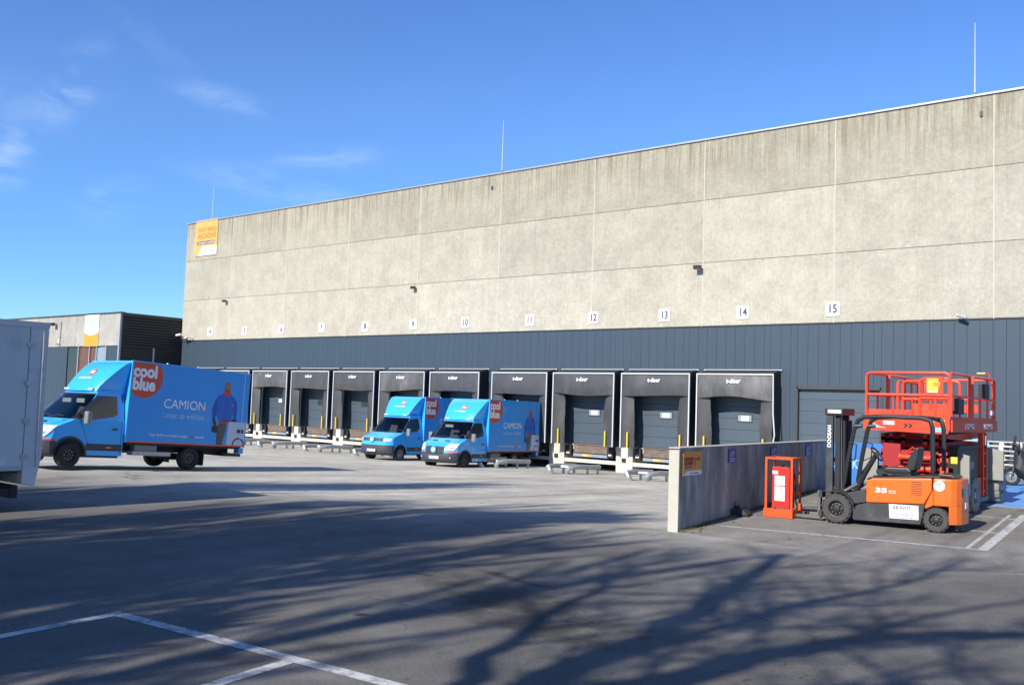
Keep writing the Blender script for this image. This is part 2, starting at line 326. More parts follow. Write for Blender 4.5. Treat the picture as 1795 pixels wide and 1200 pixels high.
# ---------------------------------------------------------------- palette
concrete_facade('concrete', (.425, .394, .318), (.28, .25, .185), .4)
concrete_facade('concrete_weathered', (.378, .345, .27), (.185, .155, .10), 1.0, True, .40, .70)
concrete_facade('concrete_middle', (.41, .38, .305), (.27, .235, .165), .6, True, .46, .80)
concrete_facade('concrete_second', (.36, .34, .30), (.2, .18, .14), .6, False)
ground_material('ground_mix', 'mix'); ground_material('ground_asphalt', .30)
mat('cladding', (.034, .057, .082), .55, var=.06, vscale=1.2, stretch=(3, 3, .3), rnd=.02, bump=.05)
mat('door_grey', (.060, .083, .108), .5, var=.05, vscale=2, rnd=.03)
mat('pier_white', (.56, .53, .45), .85, var=.08, vscale=4, dirt=(.33, .30, .24), dscale=3.2, dthr=.62, bump=.2)
mat('dark_void', (.025, .025, .026), .9, var=.1)
mat('sealant', (.49, .46, .385), .9, var=.1, vscale=5)
mat('joint_dark', (.19, .175, .145), .95, var=.1)
mat('coping', (.42, .42, .41), .45, metal=.5, var=.06)
mat('alu_white', (.52, .54, .55), .4, var=.06, vscale=6)
mat('rubber_fabric', (.060, .058, .058), .40, var=.22, vscale=1.6, stretch=(1, 1, .5), dirt=(.095, .09, .086), dscale=1.0, dthr=.58, bump=.2, bscale=6)
mat('fabric_pale', (.085, .082, .080), .42, var=.3, vscale=1.4, stretch=(1, 1, .5), dirt=(.15, .145, .14), dscale=1.2, dthr=.55, bump=.4, bscale=4)
mat('fabric_flank', (.022, .022, .022), .8, var=.3, vscale=2)
mat('yellow_paint', (.72, .52, .06), .55, var=.08, vscale=8)
mat('white_print', (.82, .82, .82), .5)
mat('plate_white', (.70, .70, .70), .45, var=.03)
mat('num_ink', (.05, .055, .085), .5)
mat('steel_brown', (.15, .105, .078), .7, var=.25, vscale=5, dirt=(.26, .22, .19), dscale=4, dthr=.6)
mat('steel_blue', (.22, .28, .34), .6, var=.15, vscale=8)
mat('orange_mark', (.65, .30, .06), .6, var=.15, vscale=8)
mat('black_rubber', (.022, .022, .022), .75, var=.25, vscale=9)
mat('galvanised', (.43, .45, .46), .42, metal=.55, var=.18, vscale=7, dirt=(.22, .21, .2), dscale=6, dthr=.62)
mat('lamp_dark', (.05, .048, .045), .5, var=.1)
mat('glass_dark', (.02, .025, .03), .08, spec=.6)
mat('window_light', (.62, .66, .72), .2)
mat('banner_amber', (.72, .37, .085), .5, var=.03)
mat('banner_ink', (.42, .16, .05), .5); mat('banner_navy', (.06, .05, .13), .5)
mat('banner_teal', (.10, .38, .42), .5); mat('banner_orange', (.92, .30, .03), .5)
mat('louvre_dark', (.030, .032, .036), .5, var=.08)
mat('frame_grey', (.30, .33, .36), .5)
mat('brown_glass', (.13, .045, .03), .12, var=.2)
mat('camera_white', (.75, .75, .74), .4)
mat('line_paint', (.50, .49, .465), .85, var=.18, vscale=9, dirt=(.20, .19, .18), dscale=8, dthr=.53, bump=.2)
mat('line_faint', (.46, .45, .42), .85, var=.10, vscale=9, dirt=(.27, .26, .24), dscale=4.5, dthr=.50)
mat('blue_paint', (.12, .29, .60), .75, var=.10, vscale=2, dirt=(.16, .26, .42), dscale=2.5, dthr=.6)

# ---------------------------------------------------------------- ground
F = 38.67
PR = [(-400, 0), (14, 0), (17.2, -.155), (24, -.37), (31.8, -.60), (38.6, -.785), (60, -.8)]
def wallx(Y): return -8.8-(Y-15.9)*.1075
def lerp(tab, x):
    if x <= tab[0][0]: return tab[0][1]
    for (a, b), (c, d) in zip(tab, tab[1:]):
        if x <= c: return b+(d-b)*(x-a)/(c-a)
    return tab[-1][1]
def gyard(X, Y):
    k = min(1, max(0, (X+15)/6.0)); y0 = 14+1.9*k
    if Y <= y0: return 0.
    if Y < 17.2: return -.155*(Y-y0)/(17.2-y0)
    return lerp(PR, Y)
def gpark(X, Y): return min(.42, max(0, .03*(Y-16)))
def G(X, Y):
    if Y > 15.9 and X > wallx(Y): return gpark(X, Y)
    return gyard(X, Y)
def sheet(name, xs_of, ys, gfun, m):
    P = [[(x, y, gfun(x, y)) for x in xs_of(y)] for y in ys]
    o = MB().grid(P).build(name, m, fix=False); o['kind'] = 'structure'; return o
FX = [-400, -150, -80, -60, -45, -35, -28, -24, -20, -17, -15, -14, -13, -12, -11, -10, -9.5]
sheet('road', lambda y: FX+[wallx(15.9), -7, -4, 0, 6, 20, 60, 400], [-400, -100, -40, -15, -5, 0, 5, 10, 12, 14, 14.5, 15, 15.5, 15.9], lambda x, y: gyard(x, y) if x <= -8.8 else gyard(x, y), 'ground_mix')
sheet('dock_yard', lambda y: [min(x, wallx(y)-.01*(i+1)*0) if x < -16 else x for i, x in enumerate(FX[:10])]+[wallx(y)-6+(6*i/6) for i in range(7)], [15.9, 16.3, 16.7, 17.2, 18, 20, 22, 24, 26, 28, 30, 31.8, 34, 36, 38.6, 60, 200, 900], lambda x, y: gyard(x, y), 'ground_mix')
pk = sheet('parking_area', lambda y: [wallx(y), -8.5 if y < 26 else wallx(y)+.6, -4, 0, 10, 40, 400], [15.9, 16, 18, 20, 22, 24, 26, 28, 30, 32, 38.6, 60, 200, 900], gpark, 'ground_asphalt')
# low kerb face that carries the parking level past the end of the wall
tag(MB().grid([[(wallx(y)-.004, y, gyard(-30, y)-.2), (wallx(y)-.004, y, gpark(0, y)-.002)] for y in (15.9, 20, 24, 26, 30, 34, 38.6)]).build('kerb', 'pier_white', fix=False), kind='structure')

def strip(name, a, b, wd, m='line_paint', lift=.004, n=10):
    a, b = Vector((*a, 0)), Vector((*b, 0)); d = (b-a).normalized(); s = Vector((-d.y, d.x, 0))*wd/2
    P = []
    for i in range(n+1):
        c = a.lerp(b, i/n); P.append([(q.x, q.y, G(q.x, q.y)+lift) for q in (c+s, c-s)])
    o = MB().grid(P).build(name, m, fix=False); o['kind'] = 'structure'; return o
# near parking bay, lower left
strip('painted_line', (-9.35, 5.21), (-3.0, 5.69), .15); strip('painted_line', (-9.25, 5.14), (-8.6, .5), .14, lift=.0045); strip('painted_line', (-6.66, 5.33), (-6.05, 1.5), .14, lift=.0045)
# bays by the wall
for a, b, w_ in [((-8.6, 17.23), (-4.1, 17.86), .10), ((-8.8, 20.25), (-4.3, 20.12), .09), ((-8.9, 22.35), (-4.42, 22.52), .09), ((-8.9, 24.9), (-3.2, 24.66), .11)]: strip('painted_line', a, b, w_)
strip('painted_line', (-4.05, 17.8), (-4.46, 23.4), .17, lift=.0047); strip('painted_line', (-4.30, 17.84), (-4.72, 23.2), .07, lift=.0045, m='line_faint')
strip('painted_line', (-4.46, 23.4), (-4.0, 24.6), .12, lift=.0043)
# faded dock lane lines and an old bay line
for a, b in [((-19.2, 22.3), (-20.0, 33.0)), ((-16.7, 21.8), (-17.4, 33.0)), ((-14.0, 20.5), (-14.5, 30.0))]: strip('painted_line', a, b, .11, 'line_faint')
mat('line_ghost', (.17, .165, .155), .9, var=.15, vscale=9, dirt=(.10, .095, .09), dscale=5, dthr=.5)
strip('painted_line', (-8.2, 7.75), (-7.15, 7.75), .10, 'line_ghost')
P = [[(x, y, gpark(x, y)+.003) for x in (-8.2, -6, -3, 0, 8)] for y in (24.72, 26, 28, 30, 31, 32.6)]
tag(MB().grid(P).build('painted_bay', 'blue_paint', fix=False), kind='structure')

# ---------------------------------------------------------------- warehouse
wh = thing('warehouse', 'large warehouse with pale ribbed concrete upper wall over blue-grey cladding', 'warehouse', (0, 0, 0))
XL, XR = -62.06, 9.58
rows = [6.04, 8.90, 11.75, 14.51]
b = MB().box(XL+.05, XR, F+.32, F+45, .44, 14.42); b.build('body', 'joint_dark', wh)
MB().box(XL+.05, XR, F+1.5, F+45, -.9, .44).build('foundation', 'dark_void', wh)
MB().box(XL+.02, -16.4, F+.10, F+1.52, .18, .438).build('dock_floor', 'pier_white', wh)
MB().box(-16.38, XR-.01, F+.12, F+1.5, -.3, .41).build('threshold', 'pier_white', wh)
def panel_mesh(name, wd, ht, m):
    g = .009; mb = MB().box(g, wd-g, 0, .14, g, ht-g)
    return mb.mesh(name, m, bevel=.008)
PM = {}
seams = [XL]+[-56.42+6*k for k in range(0, 12)]
for r in range(3):
    for i in range(len(seams)-1):
        wd = seams[i+1]-seams[i]; key = (r, round(wd, 2))
        if key not in PM: PM[key] = panel_mesh('concrete_panel', wd, rows[r+1]-rows[r], ('concrete', 'concrete_middle', 'concrete_weathered')[r])
        link('concrete_panel', PM[key], wh, (seams[i], F, rows[r]))
for x in seams[1:-1]:
    MB().box(x-.018, x+.018, F-.003, F+.02, rows[0]-.02, rows[3]).build('joint_sealant', 'sealant', wh)
# returning gable end, left
for r in range(3):
    o = MB().box(XL-.02, XL+.05, F+.14, F+45, rows[r]+.01, rows[r+1]-.015).build('concrete_panel', 'concrete', wh)
MB().box(XL-.02, XL+.04, F+.05, F+45, -.9, rows[0]-.01).build('side_cladding', 'cladding', wh)
MB().box(XL-.06, XR, F-.07, F+.25, 14.50, 14.575).build('roof_coping', 'coping', wh, bevel=.01)
MB().box(XL, XR, F+.24, F+45, 14.42, 14.55).build('roof', 'joint_dark', wh)
for x in (-33.05, -8.85):
    MB().box(x-.05, x+.05, F-.05, F+.04, 13.70, 13.90).build('overflow_spout', 'lamp_dark', wh)
# docks
DOCK = {4: -58.5, 5: -54.5, 6: -50.55, 7: -46.58, 8: -42.6, 9: -38.6, 10: -34.63, 11: -30.2, 12: -26.27, 13: -22.32, 14: -18.42}
DW = 1.27
# vertical cladding boards, cut round the openings
def opening(x0, x1):
    lo = .44
    for c in DOCK.values():
        if x1 > c-DW and x0 < c+DW: lo = 3.0
    if x1 > -15.96 and x0 < -12.5: lo = 3.38
    return lo
BM = {}
edges = set()
x = XL+.02
xs = []
cuts = sorted([c-DW for c in DOCK.values()]+[c+DW for c in DOCK.values()]+[-15.96, -12.5])
while x < XR:
    nx = x+.45
    for c in cuts:
        if x+.12 < c < nx+.12: nx = c; break
    xs.append((x, nx)); x = nx
for (a, c) in xs:
    lo = opening(a+.01, c-.01); key = (round(c-a, 2), lo)
    if key not in BM:
        wdt = c-a; BM[key] = MB().prism([(.003, .05), (.003, .004), (.008, 0), (wdt-.008, 0), (wdt-.003, .004), (wdt-.003, .05)], 'z', 0, rows[0]-.03-lo).mesh('cladding_board', 'cladding')
    link('cladding_board', BM[key], wh, (a, F+.06, lo))
MB().box(XL, XR, F+.02, F+.12, rows[0]-.035, rows[0]+.008).build('drip_rail', 'lamp_dark', wh)
# dock doors: five sections, window
sec_h = (3.0-.46)/5
SM = MB().box(-DW, DW, 0, .04, .006, sec_h-.006).mesh('door_section', 'door_grey', bevel=.006)
FR = MB().box(-.36, .36, -.02, .0, -.18, .18).mesh('window_frame', 'lamp_dark')
for n, c in DOCK.items():
    d = bpy.data.objects.new('dock_door', None); COL.objects.link(d); d.parent = wh; d.location = (c, F+.20, .46)
    for k in range(5): link('door_section', SM, d, (0, 0, k*sec_h))
    wx = .08
    link('window_frame', FR, d, (wx, 0, 1.53))
    lit = n >= 11 or n == 6
    MB().box(wx-.31, wx+.31, -.026, -.021, 1.40, 1.66).build('window_pane', 'steel_blue' if lit else 'glass_dark', d)
    if lit: MB().box(wx-.17, wx+.20 if n != 6 else wx+.1, -.032, -.027, 1.42, 1.63).build('window_blind', 'window_light', d)
    for s in (-1, 1): MB().box(c+s*DW-.03, c+s*DW+.03, F+.055, F+.3, .44, 3.03).build('door_jamb', 'cladding', wh)
    MB().box(c-DW, c+DW, F+.055, F+.3, 2.99, 3.05).build('door_lintel', 'cladding', wh)
# grade-level roller door beside the wall
d = bpy.data.objects.new('roller_door', None); COL.objects.link(d); d.parent = wh; d.location = (-14.23, F+.22, .42)
SB = MB().box(-1.72, 1.72, 0, .04, .005, .485).mesh('door_section', 'door_grey', bevel=.006)
for k in range(6): link('door_section', SB, d, (0, 0, k*.49))
for s in (-1, 1): MB().box(-14.23+s*1.73-.05, -14.23+s*1.73+.05, F+.04, F+.3, .42, 3.4).build('door_jamb', 'lamp_dark', wh)
MB().box(-15.96, -12.5, F+.04, F+.3, 3.30, 3.42).build('door_lintel', 'lamp_dark', wh)
# piers between the docks, beams over the open pits
dk = sorted(DOCK.items())
bounds = [dk[0][1]-2.0]+[(a[1]+b_[1])/2 for a, b_ in zip(dk, dk[1:])]+[dk[-1][1]+2.0]
for i, x in enumerate(bounds):
    hw = .46 if abs(x+32.4) > .2 else .62
    mb = MB().box(x-hw, x+hw, F-.03, F+1.5, -.85, .43); p = mb.build('dock_pier', 'pier_white', wh, bevel=.012)
    MB().box(x-.10, x+.10, F-.09, F-.028, -.28, -.10).build('pier_bracket', 'black_rubber', p)
for i in range(len(bounds)-1):
    MB().box(bounds[i]+.45, bounds[i+1]-.45, F-.01, F+.22, -.44, -.27).build('pit_beam', 'pier_white', wh)
MB().box(XL, bounds[0]-.46, F-.02, F+1.5, -.85, .43).build('dock_plinth', 'pier_white', wh)
MB().box(bounds[-1]+.46, -16.0, F-.02, F+1.5, -.85, .43).build('dock_plinth', 'pier_white', wh)

# dock levellers
W_ = {4: 'four', 5: 'five', 6: 'six', 7: 'seven', 8: 'eight', 9: 'nine', 10: 'ten', 11: 'eleven', 12: 'twelve', 13: 'thirteen', 14: 'fourteen', 15: 'fifteen'}
BUM = MB().box(-.17, .17, -.16, .06, -.13, .40).mesh('bumper', 'black_rubber', bevel=.02)
for n, c in DOCK.items():
    t = thing('dock_leveller', f'brown steel dock leveller with black bumpers under the door numbered {W_[n]}', 'dock leveller', (c, F+.05, 0), group='dock levellers along the warehouse')
    MB().box(-1.0, 1.0, .02, .10, .02, .40).build('lip_plate', 'steel_brown', t, bevel=.01)
    MB().box(-1.02, 1.02, -.02, 1.2, .405, .436).build('deck_plate', 'steel_brown', t)
    MB().box(-1.0, 1.0, -.02, .07, -.16, -.02).build('toe_guard', 'steel_blue', t)
    MB().box(-.45, -.12, -.028, -.021, -.14, -.04).build('warning_stripe', 'yellow_paint', t)
    MB().box(-.12, .1, -.029, -.022, -.14, -.04).build('warning_stripe', 'orange_mark', t)
    for s in (-1, 1):
        o = link('bumper', BUM, t, (s*1.22, 0, 0)); MB().box(s*1.22-.09, s*1.22+.09, -.166, -.161, -.03, .03).build('bumper_label', 'plate_white', t)

# dock shelters
def shelter(n, c):
    t = thing('dock_shelter', f'black dock shelter with white frame below the sign numbered {W_[n]}', 'dock shelter', (c, F, 0), group='dock shelters along the warehouse')
    YF = -.75; zt, zb = 3.83, .43; W = 1.76; jit = random.uniform(-.07, .06); sag = random.uniform(.02, .06) if n != 14 else .09; tw = random.uniform(-.05, .05)
    # header curtain, bulging and hanging a little unevenly
    P = []
    for iz in range(9):
        f = iz/8; row = []
        for ix in range(25):
            u = -1+2*ix/24
            e = max(0, 1-abs(u)**6); bulge = -.10*e*math.sin(f*2.6)-.02*random.random()*f
            fold = .03 if (abs(abs(u)-.74) < .05 and f > .45) else 0
            row.append((u*(W-.05), YF+bulge+fold, zt-.03-f*(.98+jit+sag*math.sin(2.3*u+n*1.7)+tw*u)))
        P.append(row)
    MB().grid(P).build('header_curtain', 'fabric_pale' if n in (14, 9, 6) else 'rubber_fabric', t, smooth=60, fix=False)
    text('lettering', 't-door', .27, 'white_print', t, (.02, YF-.125, 3.56), bold=.007, width=.66, tilt=(R_(-6), 'X'))
    for s in (-1, 1):
        P = []
        for iz in range(11):
            f = iz/10; row = []
            for ix in range(7):
                u = ix/6; inner = 1.17-.07*math.sin(f*2.4)+.03*random.random()
                xx = W-.04+(inner-W+.04)*u
                row.append((s*xx, YF+.02+.16*u*u+.03*math.sin(f*5+u*2+n)*u, zt-.9-f*(zt-.9-zb-.02)))
            P.append(row)
        MB().grid(P).build('side_curtain', 'rubber_fabric', t, smooth=60, fix=False)
        MB().box(s*1.36-.03, s*1.36+.03, YF-.07, YF-.04+.06, zb+.0, 1.16).build('guide_stripe', 'yellow_paint', t)
        # ribbed flank between frame and wall
        Q = []
        for k in range(13):
            y = YF+.02+(.72)*k/12; xx = s*(W-.01-(.025 if k % 2 else 0)); Q.append([(xx, y, zb), (xx, y, zt+.25*k/12-.02)])
        MB().grid(Q).build('flank', 'fabric_flank', t, fix=False)
        if n == 14 and s == 1:
            MB().tube([(W, YF, zt), (W+.02, YF, 2.2), (W+.10, YF-.02, 1.35), (W-.06, YF+.02, .5)], .032, 6).build('frame_bar', 'alu_white', t)
        else: MB().box(s*W-.028, s*W+.028, YF-.03, YF+.03, zb, zt).build('frame_bar', 'alu_white', t)
    MB().box(-W-.028, W+.028, YF-.035, YF+.03, zt, zt+.06).build('frame_bar', 'alu_white', t)
    MB().prism([(YF, zt+.02), (0, zt+.23), (0, zt+.25), (YF, zt+.05)], 'x', -W+.02, W-.02).build('canopy', 'fabric_flank', t)
    MB().box(-1.82, 1.82, -.03, .05, 4.05, 4.10).build('flashing', 'alu_white', t)
    return t
for n, c in DOCK.items(): shelter(n, c)

# number plates
for n, c in list(DOCK.items())+[(15, -14.46)]:
    t = thing('number_sign', f'small white wall sign with the number {W_[n]} on the concrete', 'sign', (c, F, 6.59), group='dock number signs')
    MB().box(-.29, .29, -.035, -.004, -.29, .29).build('plate', 'plate_white', t, bevel=.006)
    text('lettering', str(n), .47, 'num_ink', t, (0, -.038, 0), bold=.014, width=None, sx=.86)

# wheel guides
def guide(i, x, lab):
    t = thing('wheel_guide', lab, 'wheel guide', (x, 0, 0), group='steel wheel guides in front of the docks')
    for s in (-1, 1):
        z = lambda y: gyard(-30, y)
        x0 = s*.42; y0 = F-5.55+(.55 if s > 0 else 0); r = .105
        MB().tube([(x0-s*.22, y0+.15, z(y0)-.02), (x0-s*.17, y0+.02, z(y0)+.16), (x0-s*.06, y0+.02, z(y0)+.27), (x0+.02, y0+.22, z(y0)+.30), (x0+s*.03, y0+.7, z(y0)+.31), (x0+s*.03, y0+1.5, z(y0+1.5)+.31), (x0+s*.03, y0+2.2, z(y0+2.2)+.31)], r, 10).build('guide_tube', 'galvanised', t, smooth=True)
        for yy in (1.3, 2.1): MB().cyl((x0+s*.03, y0+yy, z(y0+yy)-.02), (x0+s*.03, y0+yy, z(y0+yy)+.28), .055, n=8).build('post', 'galvanised', t, smooth=True)
    MB().tube([(-.40, F-4.55, gyard(-30, F-4.5)+.29), (.42, F-4.2, gyard(-30, F-4.2)+.29)], .07, 8).build('cross_tube', 'galvanised', t, smooth=True)
names = {n: (n-1, n) for n in range(5, 15)}
for i, x in enumerate(bounds[1:-1]):
    a, b_ = 4+i, 5+i
    if a in (10,): continue
    guide(i, x, f'bent grey steel wheel guide on the yard between docks {W_[a]} and {W_[b_]}')
guide(99, bounds[-1]-.2, 'bent grey steel wheel guide half hidden behind the concrete wall end')
guide(98, -28.0+.0, 'x') if False else None

# wall things
def floodlight(loc, lab, k=1.):
    t = thing('floodlight', lab, 'floodlight', loc, group='floodlights on the walls')
    MB().box(-.07*k, .07*k, -.30*k, .0, .06*k, .10*k).build('bracket', 'lamp_dark', t)
    MB().prism([(-.62*k, .12*k), (-.24*k, .13*k), (-.20*k, -.10*k), (-.52*k, -.16*k)], 'x', -.24*k, .24*k).build('housing', 'lamp_dark', t, bevel=.015)
    MB().box(-.2*k, .2*k, -.50*k, -.28*k, -.165*k, -.14*k).build('lens', 'window_light', t)
    return t
floodlight((-56.75, F, 8.68), 'small dark floodlight on the concrete wall above sign 5, leftmost on the warehouse', .55)
floodlight((-38.55, F, 8.68), 'small dark floodlight on the concrete wall above sign 9', .55)
floodlight((-20.55, F, 8.68), 'dark floodlight on the concrete wall above and left of sign 14', .66)
t = thing('wall_camera', 'white security camera on the wall near the right edge below the concrete', 'camera', (-9.44, F, 6.12))
MB().cyl((0, 0, .0), (0, -.25, 0), .04).build('bracket', 'camera_white', t); MB().cyl((-.18, -.25, .05), (.14, -.25, -.07), .06).build('housing', 'frame_grey', t, smooth=True); MB().cyl((-.19, -.25, .055), (-.18, -.25, .05), .05).build('lens', 'glass_dark', t)
t = thing('wall_camera', 'white security camera pair at the left lower corner of the concrete wall', 'camera', (-61.6, F, 6.25))
MB().cyl((-.5, -.42, .14), (.12, -.42, .20), .085).build('housing', 'camera_white', t, smooth=True); MB().cyl((.35, -.3, -.06), (.75, -.3, -.03), .07).build('housing', 'camera_white', t, smooth=True)
MB().box(.1, .34, -.40, 0, -.1, .05).build('bracket', 'lamp_dark', t); MB().tube([(.2, -.2, 0), (.3, -.25, -.3), (.2, -.1, -.35)], .025, 6).build('cable', 'lamp_dark', t); MB().tube([(.8, -.3, -.05), (1.1, -.1, -.1), (1.15, -.05, -.3)], .025, 6).build('cable', 'lamp_dark', t)
for x, zt, lab in [(-59.5, 17.1, 'thin lightning rod above the amber banner'), (-32.68, 17.5, 'thin lightning rod on the roof edge above dock 11'), (-9.15, 17.5, 'thin lightning rod on the roof edge near the right side')]:
    t = thing('lightning_rod', lab, 'lightning rod', (x, F+.3, 14.55), group='lightning rods on the roof')
    MB().cyl((0, 0, 0), (0, 0, zt-14.55), .028, .012, 6).build('rod', 'alu_white', t); MB().cyl((0, 0, 0), (0, 0, .2), .07, n=8).build('foot', 'joint_dark', t)
# amber banner, top left
t = thing('wall_banner', 'amber banner with dark lettering and a white foot, high on the concrete wall', 'banner', (-59.55, F, 13.33))
MB().box(-1.33, 1.33, -.05, -.008, -1.28, 1.29).build('sheet', 'banner_amber', t)
text('lettering', 'DOCKX RHENUS', .42, 'banner_ink', t, (.08, -.056, .58), bold=.004, width=2.25)
text('lettering', 'ARCHISAFE', .56, 'banner_ink', t, (.08, -.056, .12), bold=.006, width=2.25)
MB().box(-1.1, 1.05, -.056, -.051, -.46, -.24).build('banner_bar', 'banner_navy', t)
text('lettering', 'your expert in archiving', .19, 'white_print', t, (0, -.060, -.345), bold=.002, width=2.0)
MB().prism([(-.98, -1.27), (1.32, -1.27), (1.32, -.62), (-.35, -.62), (-.55, -.72), (-.75, -.98)], 'y', -.056, -.051).build('banner_foot', 'plate_white', t)
text('lettering', 'your company', .17, 'banner_navy', t, (.4, -.060, -.92), width=1.3)

# ---------------------------------------------------------------- second building, left
B2 = thing('side_building', 'low concrete building with dark louvred end wall left of the warehouse', 'building', (0, 0, 0))
X2, Y2 = -62.12, 34.0
MB().box(-130, X2-.14, Y2+.16, Y2+30, -.9, 7.55).build('body', 'joint_dark', B2)
for i in range(9):
    x1 = X2-.16-i*6; 
    link('concrete_panel', PM.setdefault(('b2', i == 0), MB().box(.012, 5.988, 0, .14, 0, 2.22).mesh('concrete_panel', 'concrete_second', bevel=.008)), B2, (x1-6, Y2, 5.38))
MB().box(-130, X2+.02, Y2-.05, Y2+.3, 7.60, 7.70).build('roof_coping', 'lamp_dark', B2)
MB().box(X2-.16, X2-.02, Y2-.02, Y2+.12, -.8, 7.6).build('corner_post', 'frame_grey', B2)
SL = MB().prism([(0, .0), (.09, .05), (.09, .11), (0, .14)], 'y', 0, 4.5).mesh('louvre_slat', 'louvre_dark')
SL2 = MB().prism([(0, .0), (.09, .05), (.09, .11), (0, .14)], 'y', 2.5, 4.5).mesh('louvre_slat', 'louvre_dark')
for k in range(44):
    z = -.6+k*.185
    link('louvre_slat', SL if z > 5.3 else SL2, B2, (X2-.05, Y2+.12, z))
MB().box(X2-.13, X2-.045, Y2+.12, F+.1, -.8, 7.55).build('louvre_backing', 'dark_void', B2)
MB().box(X2-.045, X2+.06, Y2+.12, F-.02, 7.5, 7.66).build('louvre_cap', 'lamp_dark', B2)
MB().box(X2-.05, X2+.05, Y2+2.52, Y2+2.62, -.8, 5.35).build('opening_post', 'frame_grey', B2)
# lower front: cladding boards, glazed entrance, door
BB = MB().box(.006, .444, 0, .1, 0, 6.1).mesh('cladding_board', 'cladding', bevel=.006)
for k in range(44):
    x = X2-.62-k*.45
    if -69.9 < x < -64.2: continue
    if -79 < x < -74.4: continue
    link('cladding_board', BB, B2, (x, Y2+.05, -.75))
for x0, x1, m in [(-69.4, -67.9, 'glass_dark'), (-67.8, -66.3, 'brown_glass'), (-66.2, -65.3, 'brown_glass'), (-65.2, -64.0, 'steel_blue')]:
    f = MB().box(x0, x1, Y2+.10, Y2+.16, -.7, 5.3).build('window_pane', m, B2)
    MB().box(x1, x1+.1, Y2+.02, Y2+.17, -.7, 5.36).build('window_frame', 'frame_grey', B2)
f = MB().box(-78.9, -74.6, Y2+.08, Y2+.15, -.7, 4.55).build('garage_door', 'frame_grey', B2)
for x in (-77.9, -76.4): MB().box(x-.45, x+.45, Y2+.05, Y2+.08, 1.35, 2.1).build('door_window', 'steel_blue', f)
MB().box(-79, -74.5, Y2+.04, Y2+.15, 4.55, 5.36).build('door_lintel', 'dark_void', B2)
t = thing('wall_banner', 'tall white and orange banner on the low concrete building', 'banner', (-65.95, Y2, 6.55))
MB().box(-.98, .98, -.05, -.008, -1.2, 1.13).build('sheet', 'plate_white', t)
MB().prism([(-.98, -1.2), (.98, -1.2), (.98, -.2)]+[(.98-1.96*i/8, -.2-.22*math.sin(math.pi*i/8)) for i in range(1, 9)], 'y', -.056, -.051).build('banner_foot', 'banner_orange', t)
text('lettering', 'DOCKX', .4, 'banner_teal', t, (0, -.058, .5), width=.95)
floodlight((-71.3, Y2, 7.05), 'dark floodlight on the low concrete building left of its banner', .8)
t = thing('wall_lamp', 'dark round lamp on a white bracket behind the white truck', 'lamp', (-75.6, Y2-.05, 3.9))
MB().tube([(-.6, 0, -.6), (-.6, -.3, -.1), (-.2, -.5, .1)], .06, 8).build('bracket', 'camera_white', t); MB().lathe([(-.25, .16), (-.1, .28), (.15, .3), (.25, .2)], (.1, -.5, .1), 'x', 12).build('lamp_head', 'lamp_dark', t, smooth=True)
t = thing('alarm_box', 'small white box with dark lens low on the concrete band', 'alarm', (-70.6, Y2, 5.75)); MB().box(-.1, .1, -.15, 0, -.18, .18).build('case', 'camera_white', t, bevel=.02); MB().box(-.07, .07, -.17, -.15, -.25, -.1).build('lens', 'lamp_dark', t)
MB().box(-70.56, -70.5, Y2-.03, Y2, 5.9, 7.2).build('conduit', 'lamp_dark', B2)

# ---------------------------------------------------------------- wall in the foreground
mat('wall_shaded', (.23, .224, .21), .9, var=.4, vscale=1.8, stretch=(1, 1.2, .35), dirt=(.42, .405, .37), dscale=2.2, dthr=.55, bump=.25)  # long side: its shade is put into the base tone, the mottling is stains
mat('wall_end', (.47, .44, .37), .9, var=.08, vscale=5, dirt=(.34, .32, .24), dscale=3, dthr=.66, bump=.2)  # end face and cap: same concrete, sunlight put into the paler tone
mat('moss', (.10, .095, .03), .95, var=.4, vscale=9)
mat('leaf_dry', (.26, .14, .06), .8, var=.3, vscale=9)
ang = math.atan2(.1075, 1.0)
t = thing('retaining_wall', 'stained concrete wall between yard and parking, coloured shaded along its side and sunlit at its end', 'wall', (-8.8, 15.9, 0), ang)
Lw = 11.6
MB().box(-.20, 0, .03, Lw, -.5, 1.535).build('wall_slab', 'wall_shaded', t, bevel=.015)
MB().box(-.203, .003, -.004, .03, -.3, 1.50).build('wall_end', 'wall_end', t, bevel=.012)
MB().box(-.212, .012, .0, Lw, 1.535, 1.555).build('wall_cap', 'wall_end', t)
mo = MB()
for k in range(420):
    f = random.random()**1.4; y = .05+f*9; h = random.uniform(.015, .06); s = random.uniform(.015, .05); px_ = .01+abs(random.gauss(0, .07))*(.4+f)
    z = gpark(0, 15.9+y); mo.add([(px_, y-s, z), (px_+s, y, z), (px_, y+s, z), (px_, y, z+h)], [(0, 1, 3), (1, 2, 3), (2, 0, 3)])
o = mo.build('moss', 'moss', None, fix=False); o.location = (-8.8, 15.9, 0); o.rotation_euler = (0, 0, ang); tag(o, 'olive moss and weeds along the foot of the concrete wall', 'moss', kind='stuff')
lv = MB()
for k in range(60):
    y = random.uniform(.0, 5); px_ = .06+abs(random.gauss(0, .16)); z = gpark(0, 15.9+y)+.006; a = random.uniform(0, 6.28); s = random.uniform(.02, .045)
    lv.add([(px_+s*math.cos(a), y+s*math.sin(a), z), (px_-s*.5*math.sin(a), y+s*.5*math.cos(a), z+.015), (px_-s*math.cos(a), y-s*math.sin(a), z+.004), (px_+s*.5*math.sin(a), y-s*.5*math.cos(a), z+.02)], [(0, 1, 2, 3)])
o = lv.build('fallen_leaves', 'leaf_dry', None, fix=False); o.location = (-8.8, 15.9, 0); o.rotation_euler = (0, 0, ang); tag(o, 'dry brown leaves blown against the wall foot', 'leaves', kind='stuff')
